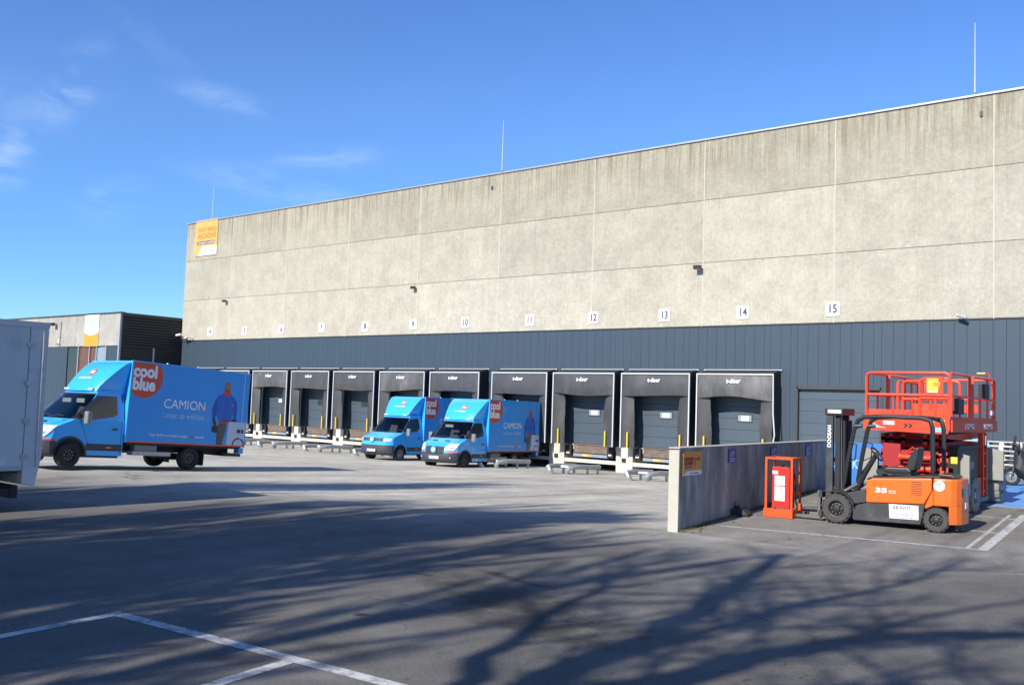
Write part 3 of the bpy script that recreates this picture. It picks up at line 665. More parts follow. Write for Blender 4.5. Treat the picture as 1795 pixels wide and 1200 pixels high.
mat('sign_orange', (.62, .27, .045), .5, var=.05); mat('sign_navy', (.02, .06, .26), .45, var=.05); mat('ink_red', (.30, .04, .03), .5)
def wloc(y, z, off=.012):
    return (-8.8-math.sin(ang)*y+off*math.cos(ang), 15.9+math.cos(ang)*y+off*math.sin(ang), z)
t = thing('direction_sign', 'orange direction sign with an arrow near the pale end of the wall', 'sign', wloc(.6, 1.25), ang)
MB().box(0, .012, -.46, .46, -.225, .225).build('plate', 'sign_orange', t)
text('lettering', 'DOCKX RHENUS', .085, 'ink_red', t, (.015, -.18, .08), '+x', width=.42, bold=.001); text('lettering', 'ARCHISAFE', .11, 'ink_red', t, (.015, -.18, -.0), '+x', width=.42, bold=.002)
MB().box(.0125, .0145, -.40, .02, -.085, -.06).build('sign_bar', 'sign_navy', t)
MB().prism([(.10, -.06), (.14, -.06), (.14, .06), (.30, .06), (.30, .03), (.40, .078), (.30, .125), (.30, .096), (.10, .096)], 'x', .0125, .0145).build('arrow', 'ink_red', t)
MB().prism([(-.46, -.225), (.46, -.225), (.46, -.14), (-.30, -.14)], 'x', .0125, .0145).build('sign_foot', 'plate_white', t)
text('lettering', 'your company', .05, 'sign_navy', t, (.0155, .1, -.185), '+x', width=.4)
mat('sign_pink', (.62, .25, .20), .5); mat('sign_pale', (.35, .42, .60), .5)
for i, (y, lab) in enumerate([(2.78, 'small blue sign on the wall, nearest to the orange sign'), (5.56, 'small blue sign on the wall above the red charger cage'), (8.42, 'small blue sign on the wall beside the forklift mast')]):
    t = thing('parking_sign', lab, 'sign', wloc(y, 1.335), ang, group='blue signs on the wall')
    MB().box(0, .012, -.22, .22, -.14, .14).build('plate', 'sign_navy', t, bevel=.003)
    MB().prism([(-.13, -.01), (-.03, -.03), (.0, .07), (-.10, .09)], 'x', .0125, .0145).build('emblem', 'sign_pink', t)
    MB().prism([(.03, .02), (.09, .0), (.11, .10), (.05, .11)], 'x', .0125, .0145).build('emblem', 'sign_pale', t)
    for k in range(2): MB().box(.0125, .0145, -.15, .15, -.075-k*.045, -.05-k*.045).build('sign_bar', 'sign_pale', t)
# ---------------------------------------------------------------- box trucks
mat('truck_blue', (.04, .40, .88), .32, coat=.5, var=.02)
mat('truck_shaded_blue', (.028, .30, .74), .38, coat=.3, var=.03, vscale=1.2, bump=.05, bscale=1.1)  # cargo box: truck blue with the side's shade put into the colour
mat('truck_bumper', (.045, .048, .055), .55, var=.1)
mat('red_stripe', (.72, .085, .03), .45); mat('disc_red', (.62, .075, .03), .45)
mat('print_white', (.80, .82, .86), .5); mat('print_pale', (.33, .55, .82), .5)
mat('print_jacket', (.012, .125, .50), .5, var=.25, vscale=5, stretch=(1, 2, 1)); mat('print_skin', (.36, .15, .10), .5, var=.1, vscale=6); mat('print_dark', (.03, .03, .04), .5)
mat('print_trouser', (.10, .085, .08), .5, var=.2, vscale=6); mat('print_sleeve', (.008, .085, .37), .5); mat('print_shade', (.22, .085, .06), .5); mat('print_grey', (.48, .55, .66), .5, var=.05); mat('print_red', (.50, .06, .05), .5)
mat('windscreen', (.035, .045, .05), .05, spec=.7, coat=.3); mat('chrome', (.7, .7, .72), .15, metal=.9)
mat('lamp_glass', (.62, .64, .68), .12, coat=.6); mat('mirror_shell', (.20, .205, .21), .22, coat=.4); mat('amber_lamp', (.85, .28, .03), .3)
mat('tyre', (.020, .020, .020), .85, var=.2, vscale=12); mat('rim_dark', (.025, .025, .027), .5); mat('rim_grey', (.30, .31, .32), .4, metal=.4)
mat('chassis_black', (.018, .018, .019), .7); mat('tank_grey', (.20, .205, .21), .55, var=.1)
mat('plate_tint', (.74, .70, .68), .5); mat('plate_ink', (.45, .05, .06), .5); mat('euro_blue', (.02, .08, .45), .5)
mat('visor', (.34, .32, .27), .8)
mat('forklift_trim', (.13, .13, .13), .8)
g_ = bpy.data.materials.new('cab_glass'); g_.use_nodes = True; MATS['cab_glass'] = g_; gt = g_.node_tree; gt.nodes.remove(gt.nodes['Principled BSDF'])
g1 = gt.nodes.new('ShaderNodeBsdfTransparent'); g1.inputs[0].default_value = (.74, .80, .80, 1); g2 = gt.nodes.new('ShaderNodeBsdfGlossy'); g2.inputs['Roughness'].default_value = .03
g3 = gt.nodes.new('ShaderNodeMixShader'); g4 = gt.nodes.new('ShaderNodeFresnel'); g4.inputs[0].default_value = 1.5
gt.links.new(g4.outputs[0], g3.inputs[0]); gt.links.new(g1.outputs[0], g3.inputs[1]); gt.links.new(g2.outputs[0], g3.inputs[2]); gt.links.new(g3.outputs[0], gt.nodes['Material Output'].inputs[0])
mat('paper', (.75, .72, .62), .7); mat('interior', (.055, .055, .06), .8)

def wheel(parent, x, y, z, r, wd, rim, s, axis='x', name='wheel'):
    o = MB(); a0, a1 = (-wd/2, wd/2)
    c = (x, y, z)
    ty = MB().lathe([(a0, r*.62), (a0, r*.9), (a0+.03, r*.985), (a0+.06, r), (a1-.06, r), (a1-.03, r*.985), (a1, r*.9), (a1, r*.62)], c, axis, 28, False)
    w_ = ty.build(name, 'tyre', parent, smooth=True)
    q = (a1 if s > 0 else a0); e = s
    MB().lathe([(q-e*.10, r*.60), (q-e*.01, r*.62), (q-e*.005, r*.56), (q-e*.06, r*.50), (q-e*.05, r*.22), (q-e*.01, r*.20), (q-e*.0, r*.05)], c, axis, 20).build('rim', rim, w_, smooth=True)
    bl = MB()
    for k in range(8):
        t = k*.7854; p = Vector((q-e*.035, math.cos(t)*r*.36, math.sin(t)*r*.36)); p = p if axis == 'x' else Vector((p.y, p.x, p.z))
        dirv = Vector((e*.03, 0, 0)) if axis == 'x' else Vector((0, e*.03, 0))
        bl.cyl(Vector(c)+p, Vector(c)+p+dirv, r*.05, n=6)
    bl.build('wheel_nuts', 'rim_grey' if rim == 'rim_dark' else 'rim_dark', w_)
    return w_

def disc(mb_axis_pts, c, r, x0, x1, ymin=-9, ymax=9, zmin=-9, zmax=9, n=40):
    pts = [(min(ymax, max(ymin, c[0]+r*math.cos(6.28318*i/n))), min(zmax, max(zmin, c[1]+r*math.sin(6.28318*i/n)))) for i in range(n)]
    out = [pts[0]]
    for q in pts[1:]:
        if abs(q[0]-out[-1][0])+abs(q[1]-out[-1][1]) > 1e-4: out.append(q)
    return MB().prism(out, 'x', x0, x1)

def truck(label, corner, yaw, pitch, L, kind, plate):
    t = thing('box_truck', label, 'truck', (0, 0, 0), yaw, 'light blue box trucks', rx=pitch)
    B0 = .77; BT = 3.17; HW = 1.06
    Rm = Euler((pitch, 0, yaw)).to_matrix(); t.location = Vector(corner)-Rm @ Vector((HW, 0, B0))
    # --- cargo box
    box = MB().box(-HW, HW, 0, L, B0, BT).build('cargo_box', 'truck_shaded_blue', t, bevel=.02)
    MB().box(-HW+.01, HW-.01, -.012, -.001, B0+.01, BT-.01).build('front_wall', 'truck_blue', box)
    xs = HW+.002
    MB().box(xs, xs+.004, .01, L-.01, B0, B0+.045).build('red_stripe', 'red_stripe', box)
    MB().box(xs, xs+.008, L-.24, L-.21, B0+.05, BT-.02).build('rear_trim', 'print_pale', box)
    MB().box(xs-.03, xs+.012, -.02, .025, B0, BT).build('corner_trim', 'truck_blue', box)
    MB().box(xs-.03, xs+.010, .0, L, BT-.02, BT+.015).build('roof_rail', 'truck_blue', box)
    for y in (1.15, L*.52): MB().box(HW-.02, HW+.02, y, y+.05, BT+.01, BT+.05).build('marker_lamp', 'lamp_glass', box)
    disc(None, (.43, BT-.44), .63, xs, xs+.003, .03, 9, -9, BT-.03).build('print_disc', 'disc_red', box)
    text('lettering', 'cool', .50, 'print_white', box, (xs+.005, .45, BT-.29), '+x', bold=.022, width=.80)
    text('lettering', 'blue', .50, 'print_white', box, (xs+.005, .43, BT-.68), '+x', bold=.022, width=.76)
    text('lettering', 'CAMION', .40, 'print_white', box, (xs+.005, 1.93, 1.98), '+x', bold=.0, width=1.50)
    MB().box(xs+.001, xs+.004, 2.70, 2.76, 1.845, 1.90).build('print_dot', 'red_stripe', box)
    text('lettering', 'Loopt op wieltjes.', .26, 'print_pale', box, (xs+.005, 1.93, 1.65), '+x', bold=.003, width=1.52)
    text('lettering', 'Voor 23.59 uur besteld, morgen', .105, 'print_white', box, (xs+.005, 1.45, 1.03), '+x', bold=.001, width=1.35)
    text('lettering', 'gratis', .105, 'red_stripe', box, (xs+.005, 2.27, 1.03), '+x', bold=.001, width=.22)
    text('lettering', 'bezorgd', .105, 'print_white', box, (xs+.005, 2.56, 1.03), '+x', bold=.001, width=.30)
    # printed delivery man with appliance
    k = L/4.37; Y = lambda q: q*k
    def pr(name, pts, m, lay): MB().prism([(Y(a), c) for a, c in pts], 'x', xs+.001, xs+.002+.001*lay).build(name, m, box)
    pr('printed_trousers', [(3.22, .82), (3.20, 1.25), (3.26, 1.55), (3.55, 1.55), (3.56, 1.3), (3.47, 1.0), (3.45, .82)], 'print_trouser', 0)
    pr('printed_belt', [(3.24, 1.50), (3.22, 1.58), (3.66, 1.62), (3.68, 1.54)], 'print_red', 1)
    pr('printed_jacket', [(3.20, 1.60), (3.15, 1.75), (3.05, 1.62), (2.98, 1.66), (2.96, 1.95), (3.05, 2.25), (3.16, 2.38), (3.36, 2.46), (3.58, 2.46), (3.78, 2.37), (3.90, 2.20), (3.93, 1.92), (3.90, 1.66), (3.82, 1.66), (3.76, 1.85), (3.72, 1.60), (3.5, 1.56)], 'print_jacket', 1)
    pr('printed_sleeve', [(2.985, 1.70), (2.975, 1.95), (3.06, 2.22), (3.15, 2.30), (3.13, 2.05), (3.13, 1.78), (3.06, 1.66)], 'print_sleeve', 2)
    pr('printed_sleeve', [(3.90, 1.70), (3.915, 1.95), (3.88, 2.18), (3.80, 2.28), (3.80, 2.0), (3.80, 1.80), (3.84, 1.68)], 'print_sleeve', 2)
    pr('printed_zip', [(3.46, 1.62), (3.46, 2.38), (3.48, 2.38), (3.48, 1.62)], 'print_sleeve', 2)
    pr('printed_beard', [(3.40, 2.56), (3.385, 2.62), (3.43, 2.60), (3.52, 2.60), (3.57, 2.63), (3.56, 2.54), (3.52, 2.49), (3.43, 2.49)], 'print_shade', 4)
    for e_ in (3.43, 3.53): pr('printed_eye', [(e_-.02, 2.685), (e_+.02, 2.685), (e_+.02, 2.70), (e_-.02, 2.70)], 'print_dark', 4)
    pr('printed_collar', [(3.32, 2.42), (3.36, 2.54), (3.62, 2.54), (3.64, 2.44), (3.48, 2.36)], 'print_red', 2)
    pr('printed_head', [(3.36, 2.56), (3.35, 2.70), (3.39, 2.81), (3.48, 2.85), (3.57, 2.81), (3.61, 2.70), (3.59, 2.56), (3.53, 2.48), (3.42, 2.48)], 'print_skin', 3)
    pr('printed_glove', [(2.98, 1.68), (3.09, 1.64), (3.17, 1.46), (3.10, 1.40), (3.02, 1.50)], 'print_dark', 2)
    pr('printed_glove', [(3.76, 1.66), (3.93, 1.66), (3.95, 1.58), (3.74, 1.58)], 'print_dark', 3)
    pr('printed_pouch', [(3.0, 1.22), (3.0, 1.42), (3.22, 1.42), (3.24, 1.18)], 'print_dark', 2)
    pr('printed_badge', [(3.70, 2.06), (3.70, 2.14), (3.78, 2.14), (3.78, 2.06)], 'red_stripe', 2)
    pr('printed_appliance', [(3.60, .82), (3.64, 1.57), (4.32, 1.57), (4.32, .82)], 'print_grey', 2)
    pr('printed_panel', [(4.0, 1.22), (4.0, 1.34), (4.26, 1.34), (4.26, 1.22)], 'print_dark', 3)
    pr('printed_drum', [(4.08+.25*math.cos(a*.2618), .82+.25*math.sin(a*.2618)) for a in range(13)]+[(4.08+.2*math.cos(a*.2618), .82+.2*math.sin(a*.2618)) for a in range(12, -1, -1)], 'print_dark', 3)
    # --- cab
    vw = kind == 'b'
    if vw: prof = [(-2.40, .30), (-2.52, .40), (-2.56, .58), (-2.55, .78), (-2.53, .96), (-2.48, 1.10), (-2.36, 1.18), (-1.80, 1.38), (-1.42, 1.74), (-1.02, 2.12), (-.86, 2.20), (-.4, 2.26), (-.03, 2.27)]
    else: prof = [(-2.44, .30), (-2.56, .40), (-2.60, .56), (-2.58, .74), (-2.54, .92), (-2.46, 1.06), (-2.26, 1.19), (-1.85, 1.36), (-1.45, 1.73), (-1.04, 2.12), (-.86, 2.20), (-.4, 2.26), (-.03, 2.27)]
    NS = 3; pp = [prof[0]]
    for i in range(len(prof)-1):
        p0, p1, p2, p3 = prof[max(i-1, 0)], prof[i], prof[i+1], prof[min(i+2, len(prof)-1)]
        for q in range(1, NS+1):
            f = q/NS; pp.append(tuple(.5*(2*b_+(c-a)*f+(2*a-5*b_+4*c-d)*f*f+(3*b_-a-3*c+d)*f**3) for a, b_, c, d in zip(p0, p1, p2, p3)))
    prof = pp
    us = [-1, -.985, -.95, -.88, -.7, -.4, 0, .4, .7, .88, .95, .985, 1]
    def hw(z): return 1.0-(0 if z < 1.36 else .17*(z-1.36)/.9)-(.05 if z < .35 else 0)
    def cc(z): return lerp([(0, .38), (.9, .38), (1.15, .33), (1.4, .27), (2.0, .20), (2.12, .13), (2.22, .04), (2.3, .0)], z)
    def yz(z): return lerp(sorted((c, a) for a, c in prof), z)
    def skin(i0, i1, umax=1., off=0., sub=1):
        P = []
        for i in range(i0*NS, i1*NS+1):
            y0, z0 = prof[i]; row = []
            a = prof[max(i-1, 0)]; b_ = prof[min(i+1, len(prof)-1)]; d = Vector((b_[0]-a[0], b_[1]-a[1])).normalized(); n_ = (-d.y, d.x)
            for u in us:
                uu = u*umax; yy = y0+cc(z0)*abs(uu)**5; row.append((uu*hw(z0)+(off*.8*u if umax == 1 else 0), yy+n_[0]*off, z0+n_[1]*off))
            P.append(row)
        return P
    cab = MB(); SK = skin(0, 12); c = len(us); fcs = []
    for i in range(12*NS):
        for j in range(c-1):
            if 7*NS <= i < 9*NS and 1 <= j <= c-3: continue
            fcs.append((i*c+j, i*c+j+1, (i+1)*c+j+1, (i+1)*c+j))
    cab.add([p for r in SK for p in r], fcs)
    for s in (-1, 1):
        low = [(prof[i][0]+cc(prof[i][1]), prof[i][1]) for i in range(0, 7*NS+1)]
        arch = [(-1.65+.46*math.cos(math.pi*a/12), .36+.46*math.sin(math.pi*a/12)) for a in range(0, 13)]
        poly = low+[(-.03, 1.36), (-.03, .36)]+arch
        cab.add([(s*(hw(c) if i <= 7*NS else 1.0), a, c) for i, (a, c) in enumerate(poly)], [tuple(range(len(poly)))])
        hi = [(prof[i][0]+cc(prof[i][1]), prof[i][1]) for i in range(7*NS, 12*NS+1)]
        poly = hi+[(-.03, 1.36)]
        cab.add([(s*hw(c), a, c) for a, c in poly], [tuple(range(len(poly)))])
    cab.add([(-1, -.03, .36), (1, -.03, .36), (1, -.03, 1.36), (.83, -.03, 2.27), (-.83, -.03, 2.27), (-1, -.03, 1.36)], [(0, 1, 2, 3, 4, 5)])
    cabo = cab.build('cab', 'truck_blue', t, smooth=48)
    MB().box(-.93, .93, -2.1, -.1, .30, .9).build('engine_bay', 'chassis_black', cabo)
    MB().grid(skin(0, 3, off=.012)).build('front_bumper', 'truck_bumper', cabo, smooth=True, fix=False)
    # bumper side returns
    for s in (-1, 1):
        MB().prism([(-2.24, .31), (-2.24, .72), (-2.06, .72), (-2.08, .55), (-2.10, .36)], 'x', s*1.001, s*1.012).build('bumper_return', 'truck_bumper', cabo)
        MB().box(min(s*1.001, s*1.014), max(s*1.001, s*1.014), -1.17, -.06, .50, .69).build('door_trim', 'truck_bumper', cabo)
        ar = [(-1.65+.46*math.cos(math.pi*a/14), .36+.46*math.sin(math.pi*a/14)) for a in range(15)]+[(-1.65+.52*math.cos(math.pi*a/14), .36+.52*math.sin(math.pi*a/14)) for a in range(14, -1, -1)]
        MB().prism(ar, 'x', s*1.0, s*1.012).build('wheel_arch', 'truck_blue' if vw else 'truck_bumper', cabo)
        # side window lies on the leaning upper side
        wp = [(-1.50, 1.44), (-1.36, 1.58), (-1.02, 1.96), (-.90, 2.05), (-.26, 2.09), (-.22, 1.50), (-.75, 1.43)] if vw else [(-1.72, 1.37), (-1.40, 1.60), (-1.02, 1.97), (-.90, 2.06), (-.28, 2.08), (-.26, 1.55), (-.40, 1.48), (-.85, 1.40), (-1.0, 1.37)]
        MB().add([(s*(hw(c)+.006), a, c) for a, c in wp], [tuple(range(len(wp)))]).build('side_window', 'windscreen', cabo)
        MB().add([(s*(hw(c)+.004), a, c) for a, c in [(-.035, 1.40), (-.055, 1.40), (-.055, 2.2), (-.035, 2.2)]], [(0, 1, 2, 3)]).build('door_seam', 'truck_bumper', cabo)
        MB().prism([(-.115, .4), (-.10, .4), (-.10, 1.38), (-.115, 1.38)], 'x', s*1.001, s*1.004).build('door_seam', 'truck_bumper', cabo)
        MB().prism([(-1.14, .70), (-1.128, .70), (-1.40, 1.34), (-1.412, 1.34)], 'x', s*1.001, s*1.004).build('door_seam', 'truck_bumper', cabo)
        MB().box(s*1.02-.02, s*1.02+.02, -.42, -.24, 1.10, 1.15).build('door_handle', 'truck_bumper', cabo, bevel=.01)
        m_ = MB().box(s*1.22-.10, s*1.22+.10, -1.40, -1.27, 1.24, 1.60).build('mirror', 'mirror_shell', cabo, bevel=.04)
        MB().box(min(s*.95, s*1.16), max(s*.95, s*1.16), -1.38, -1.30, 1.34, 1.40).build('mirror_arm', 'truck_bumper', m_)
        MB().box(s*1.22-.08, s*1.22+.08, -1.265, -1.255, 1.28, 1.56).build('mirror_glass', 'chrome', m_)
        wheel(t, s*.90, -1.65, .355, .355, .23, 'rim_grey' if vw else 'rim_dark', s)
        wheel(t, s*.86, 2.35*k, .355, .355, .24, 'rim_grey' if kind != 'a' else 'rim_dark', s)
        MB().box(s*.88-.16, s*.88+.16, 2.35*k+.44, 2.35*k+.47, .14, .6).build('mud_flap', 'black_rubber', t)
        MB().box(min(s*.72, s*1.0), max(s*.72, s*1.0), .32, 1.62*k, .40, .52).build('side_guard', 'galvanised', t)
        MB().box(min(s*.70, s*.96), max(s*.70, s*.96), .40, 1.15*k, .52, .71).build('tool_box', 'tank_grey', t, bevel=.01)
        MB().box(s*.55-.05, s*.55+.05, -.1, L-.3, .50, .72).build('chassis_rail', 'chassis_black', t)
        MB().box(s*.9-.12, s*.9+.12, L-.20, L-.02, .56, .74).build('rear_lamp_bracket', 'truck_shaded_blue', t)
        MB().prism([(-.55, .58), (-.40, .58), (-.40, .62), (-.55, .62)], 'x', s*1.0145, s*1.020).build('side_marker', 'amber_lamp', cabo)
    MB().box(-.95, .95, L-.75, L-.05, .46, .55).build('rear_bar', 'chassis_black', t)
    MB().box(-.5, .5, 2.0*k, 2.7*k, .28, .46).build('axle', 'chassis_black', t)
    MB().box(-.98, .98, .1, L-.1, .70, .768).build('box_subframe', 'chassis_black', t)
    MB().grid(skin(7, 9, umax=.985, off=.004)).build('windscreen', 'cab_glass', cabo, smooth=True, fix=False)
    MB().grid([skin(9, 9, umax=.985, off=.008)[0], [(p[0]*1.02, p[1]-.035, p[2]-.035) for p in skin(9, 9, umax=.985, off=.008)[0]]]).build('windscreen_band', 'truck_bumper', cabo, fix=False)
    MB().prism([(-1.86, .95), (-1.84, 1.335), (-1.50, 1.36), (-1.30, 1.28), (-1.30, .95)], 'x', -.86, .86).build('dashboard', 'forklift_trim', cabo, bevel=.02)
    for sx_ in (-.5, .45):
        MB().prism([(-.72, .75), (-.70, 1.15), (-.46, 1.75), (-.30, 1.75), (-.35, .75)], 'x', sx_-.24, sx_+.24).build('seat', 'interior', cabo, bevel=.04); MB().box(sx_-.13, sx_+.13, -.42, -.30, 1.78, 1.98).build('headrest', 'interior', cabo, bevel=.03)
    MB().tube([(.45+.19*math.cos(6.28318*q/16), -1.18+.10*math.sin(6.28318*q/16), 1.36+.16*math.sin(6.28318*q/16)) for q in range(17)], .018, 6).build('steering_wheel', 'interior', cabo)
    MB().box(-.9, .9, -.12, -.08, .5, 2.15).build('cab_rear_wall', 'forklift_trim', cabo)
    MB().add([(-.12, -1.74, 1.352), (.14, -1.72, 1.352), (.12, -1.55, 1.362), (-.1, -1.56, 1.362)], [(0, 1, 2, 3)]).build('paper', 'paper', cabo)
    if kind == 'a': MB().box(.15, .55, -1.09, -1.075, 1.84, 1.96).build('sun_visor', 'visor', cabo)
    if kind != 'b': MB().box(-.60, -.15, -1.09, -1.075, 1.84, 1.96).build('sun_visor', 'visor', cabo)
    for q in (-.55, .12): MB().tube([(q, yz(1.37)-.03, 1.375), (q+.30, yz(1.45)-.022, 1.455), (q+.62, yz(1.42)+.0, 1.43)], .010, 5).build('wiper', 'truck_bumper', cabo)
    # nose
    if vw:
        MB().grid(skin(4, 5, umax=.90, off=.014)).build('grille', 'truck_bumper', cabo, fix=False)
        for s in (-1, 1):
            h = MB()
            P = []
            for i in range(4*NS, 5*NS+1):
                y0, z0 = prof[i]; P.append([(s*u*hw(z0), y0+cc(z0)*u**5-.020, z0) for u in (.66, .74, .82, .90, .96)])
            h.grid(P).build('headlight', 'lamp_glass', cabo, fix=False)
    else:
        g = MB()
        P = []
        for z0, y0 in ((.62, -2.585), (.74, -2.58), (.92, -2.54), (1.02, -2.485)):
            P.append([(u*.50*(.86 if z0 in (.62, ) else 1), y0-.022+cc(z0)*abs(u*.5)**5, z0) for u in (-1, -.5, 0, .5, 1)])
        g.grid(P).build('grille', 'truck_bumper', cabo, fix=False)
        for z in (.72, .82, .92): MB().box(-.44, .44, -2.645+(z-.72)*.25, -2.61+(z-.72)*.25, z, z+.025).build('grille_bar', 'lamp_dark', cabo)
        for s in (-1, 1):
            P = []
            for z0, a, b_ in ((.83, .54, .90), (.90, .545, .94), (.97, .56, .97), (1.04, .59, .985), (1.10, .64, .99), (1.15, .72, .99)):
                P.append([(s*(a+(b_-a)*q+(.012 if q == 1 else 0)), yz(z0)-.024+cc(z0)*(a+(b_-a)*q)**5, z0+.008) for q in (0, .15, .3, .45, .6, .75, .9, 1)])
            MB().grid(P).build('headlight', 'lamp_glass', cabo, fix=False)
            MB().box(s*.72-.10, s*.72+.10, -2.55+.06, -2.50+.04, .50, .56).build('fog_lamp', 'lamp_glass', cabo)
            MB().box(s*.35-.12, s*.35+.12, -2.16, -2.06, 1.250, 1.278).build('bonnet_vent', 'truck_bumper', cabo)
        P = []
        for z0, y0 in ((.725, -2.583), (.785, -2.572)): P.append([(u*hw(z0), y0-.020+cc(z0)*abs(u)**5, z0) for u in us])
        for s in (0, 1):
            Q = [r[:5] if s == 0 else r[8:] for r in P]; MB().grid(Q).build('red_stripe', 'red_stripe', cabo, fix=False)
        for s in (-1, 1): MB().prism([(-2.22, .725), (-2.22, .785), (-2.09, .785), (-2.08, .725)], 'x', s*1.0, s*1.006).build('red_stripe', 'red_stripe', cabo)
    for s in (-1, 1):
        sm = []
        for q in range(9):
            yy = -2.36+q*.06; z0 = 1.19+(yy+2.26)/.41*.17 if not vw else 1.18+(yy+2.36)/.56*.20
            uu = .80+.10*q/8; sm.append([(s*uu*1.0, yy+.30*uu**5+.0, z0+.004), (s*(uu+.014), yy+.30*uu**5, z0+.003)])
        MB().grid(sm).build('bonnet_seam', 'truck_bumper', cabo, fix=False)
        if not vw:
            P = [[(s*(.60+.30*q/6), yz(z0)+cc(z0)*(.60+.30*q/6)**5-.032, z0) for q in range(7)] for z0 in (.93, .955)]
            MB().grid(P).build('lamp_divider', 'chrome', cabo, fix=False)
    zb = 1.03 if vw else .86; yb = -2.56 if vw else -2.625
    bd = MB().lathe([(-.045, .15), (-.06, .14), (-.062, .02)], (0, yb+.02, zb), 'y', 24).build('badge', 'truck_blue', cabo, smooth=True)
    MB().lathe([(-.064, .085), (-.066, .08)], (0, yb+.018, zb), 'y', 20).build('badge_ring', 'print_white', bd)
    MB().box(-.05, .05, yb-.053, yb-.049, zb-.025, zb+.03).build('badge_mark', 'truck_blue', bd)
    np_ = MB().box(-.29, .29, -2.645, -2.615, .46, .58).build('number_plate', 'plate_tint', cabo); MB().box(-.285, -.22, -2.649, -2.646, .465, .575).build('plate_band', 'euro_blue', np_)
    text('lettering', plate, .11, 'plate_ink', np_, (.03, -2.648, .52), width=.42)
    # roof fairing
    fp = [(-1.02, 2.19, .80, .10), (-.96, 2.34, .84, .12), (-.82, 2.56, .90, .16), (-.62, 2.80, .96, .18), (-.40, 2.99, 1.0, .16), (-.20, 3.09, 1.02, .10), (-.03, 3.12, 1.03, .03)]
    if vw: fp = [(-1.0, 2.20, .74, .06), (-.90, 2.38, .80, .06), (-.72, 2.64, .88, .06), (-.50, 2.90, .96, .05), (-.30, 3.08, 1.0, .04), (-.20, 3.13, 1.02, .02), (-.03, 3.14, 1.03, .0)]
    P = [[(u*h, y+c*abs(u)**4, z) for u in us] for (y, z, h, c) in fp]
    fm = MB().grid(P)
    for s in (-1, 1):
        A = [(s*h, y+c, z) for (y, z, h, c) in fp]
        Bk = [(s*h*(.90 if vw else .97), -.03, max(2.22, z-(.35 if vw else .12))) for (y, z, h, c) in fp]
        fm.grid([A, Bk])
    fo = fm.build('roof_fairing', 'truck_blue', cabo, smooth=50, fix=True)
    # print on the fairing: follow its slope at the centre
    sl = math.atan2(fp[3][1]-fp[2][1], fp[3][0]-fp[2][0]); cy, cz = (fp[2][0]+fp[3][0])/2+.03, (fp[2][1]+fp[3][1])/2+.03
    def onf(v, dz, off): return (v, cy+math.cos(sl)*dz-math.sin(sl)*off, cz+math.sin(sl)*dz+math.cos(sl)*off)
    pts = [onf(.12+.14*math.cos(a*.3927), .06+.14*math.sin(a*.3927), .012) for a in range(16)]
    MB().add(pts, [tuple(range(16))]).build('fairing_disc', 'disc_red', fo)
    for dz in (.03, .09): MB().add([onf(a, b_, .016) for a, b_ in ((.03, dz-.02), (.21, dz-.02), (.21, dz+.02), (.03, dz+.02))], [(0, 1, 2, 3)]).build('fairing_lettering', 'print_white', fo)
    MB().add([onf(a, b_, .012) for a, b_ in ((-.33, -.20), (.30, -.20), (.30, -.155), (-.33, -.155))], [(0, 1, 2, 3)]).build('fairing_lettering', 'print_white', fo)
    for s in (-1, 1): MB().box(s*.62-.12, s*.62+.12, -1.06+.06, -.98+.06, 2.215, 2.27).build('roof_marker', 'lamp_glass', fo, bevel=.01)
    return t
yw = R_(3.7)
truck('light blue box truck parked alone at left behind the white truck', (-26.44, 14.82, .769), yw, R_(-2.9), 4.37, 'a', '1-VDR-472')
truck('light blue box truck with red bumper stripe, backed up to a dock', (-28.42, 33.58, .045), R_(4.85), R_(-.7), 4.36, 'c', '1-WBK-918')
truck('light blue box truck with wide black grille, half hidden by its neighbour', (-33.35, 34.45, .065), R_(4.0), R_(-.9), 3.95, 'b', '1-TFX-305')

# ---------------------------------------------------------------- white truck at the left edge
mat('trailer_white', (.62, .60, .585), .45, var=.04, vscale=1.5, dirt=(.50, .485, .47), dscale=1.2, dthr=.64)
mat('trailer_grey', (.66, .61, .60), .5, var=.06, vscale=3, dirt=(.36, .34, .34), dscale=3, dthr=.62)
t = thing('white_truck', 'white box truck cut off by the left edge of the picture', 'truck', (-19.35, 2.0, 0), R_(0))
b = MB().box(-1.25, 1.25, -2.5, 6.16, .74, 3.47).build('cargo_box', 'trailer_white', t, bevel=.02)
MB().prism([(6.165, 3.46), (6.165, .5), (6.40, .44), (6.50, .98), (6.50, 3.46)], 'x', -1.26, 1.262).build('rear_frame', 'trailer_grey', t, bevel=.012)
MB().box(1.245, 1.275, -2.5, 6.5, 3.38, 3.485).build('roof_rail', 'trailer_grey', b)
MB().box(1.251, 1.258, 5.6, 5.85, .84, .95).build('reflector', 'plate_white', b)
MB().box(1.250, 1.268, -2.5, 6.15, .742, .82).build('bottom_rail', 'galvanised', b)
for yy in (-1.0, 2.0): MB().box(1.2505, 1.2535, yy, yy+.012, .83, 3.37).build('panel_seam', 'trailer_grey', b)
for yy in (1.0, 3.0, 5.05): MB().box(1.268, 1.285, yy, yy+.11, .76, .80).build('side_marker', 'amber_lamp', b)
for zz in (.95, 1.6, 2.3, 3.0): MB().box(1.258, 1.285, 6.12, 6.24, zz, zz+.09).build('hinge', 'galvanised', t)
MB().cyl((1.285, 6.40, .8), (1.285, 6.40, 3.3), .016, n=8).build('lock_rod', 'galvanised', t)
MB().prism([(2.02, .5), (2.06, .92), (2.3, 1.02), (2.9, 1.02), (3.14, .92), (3.18, .5), (3.14, .5), (3.1, .9), (2.9, .98), (2.3, .98), (2.1, .9), (2.06, .5)], 'x', .82, 1.2).build('mudguard', 'black_rubber', t)
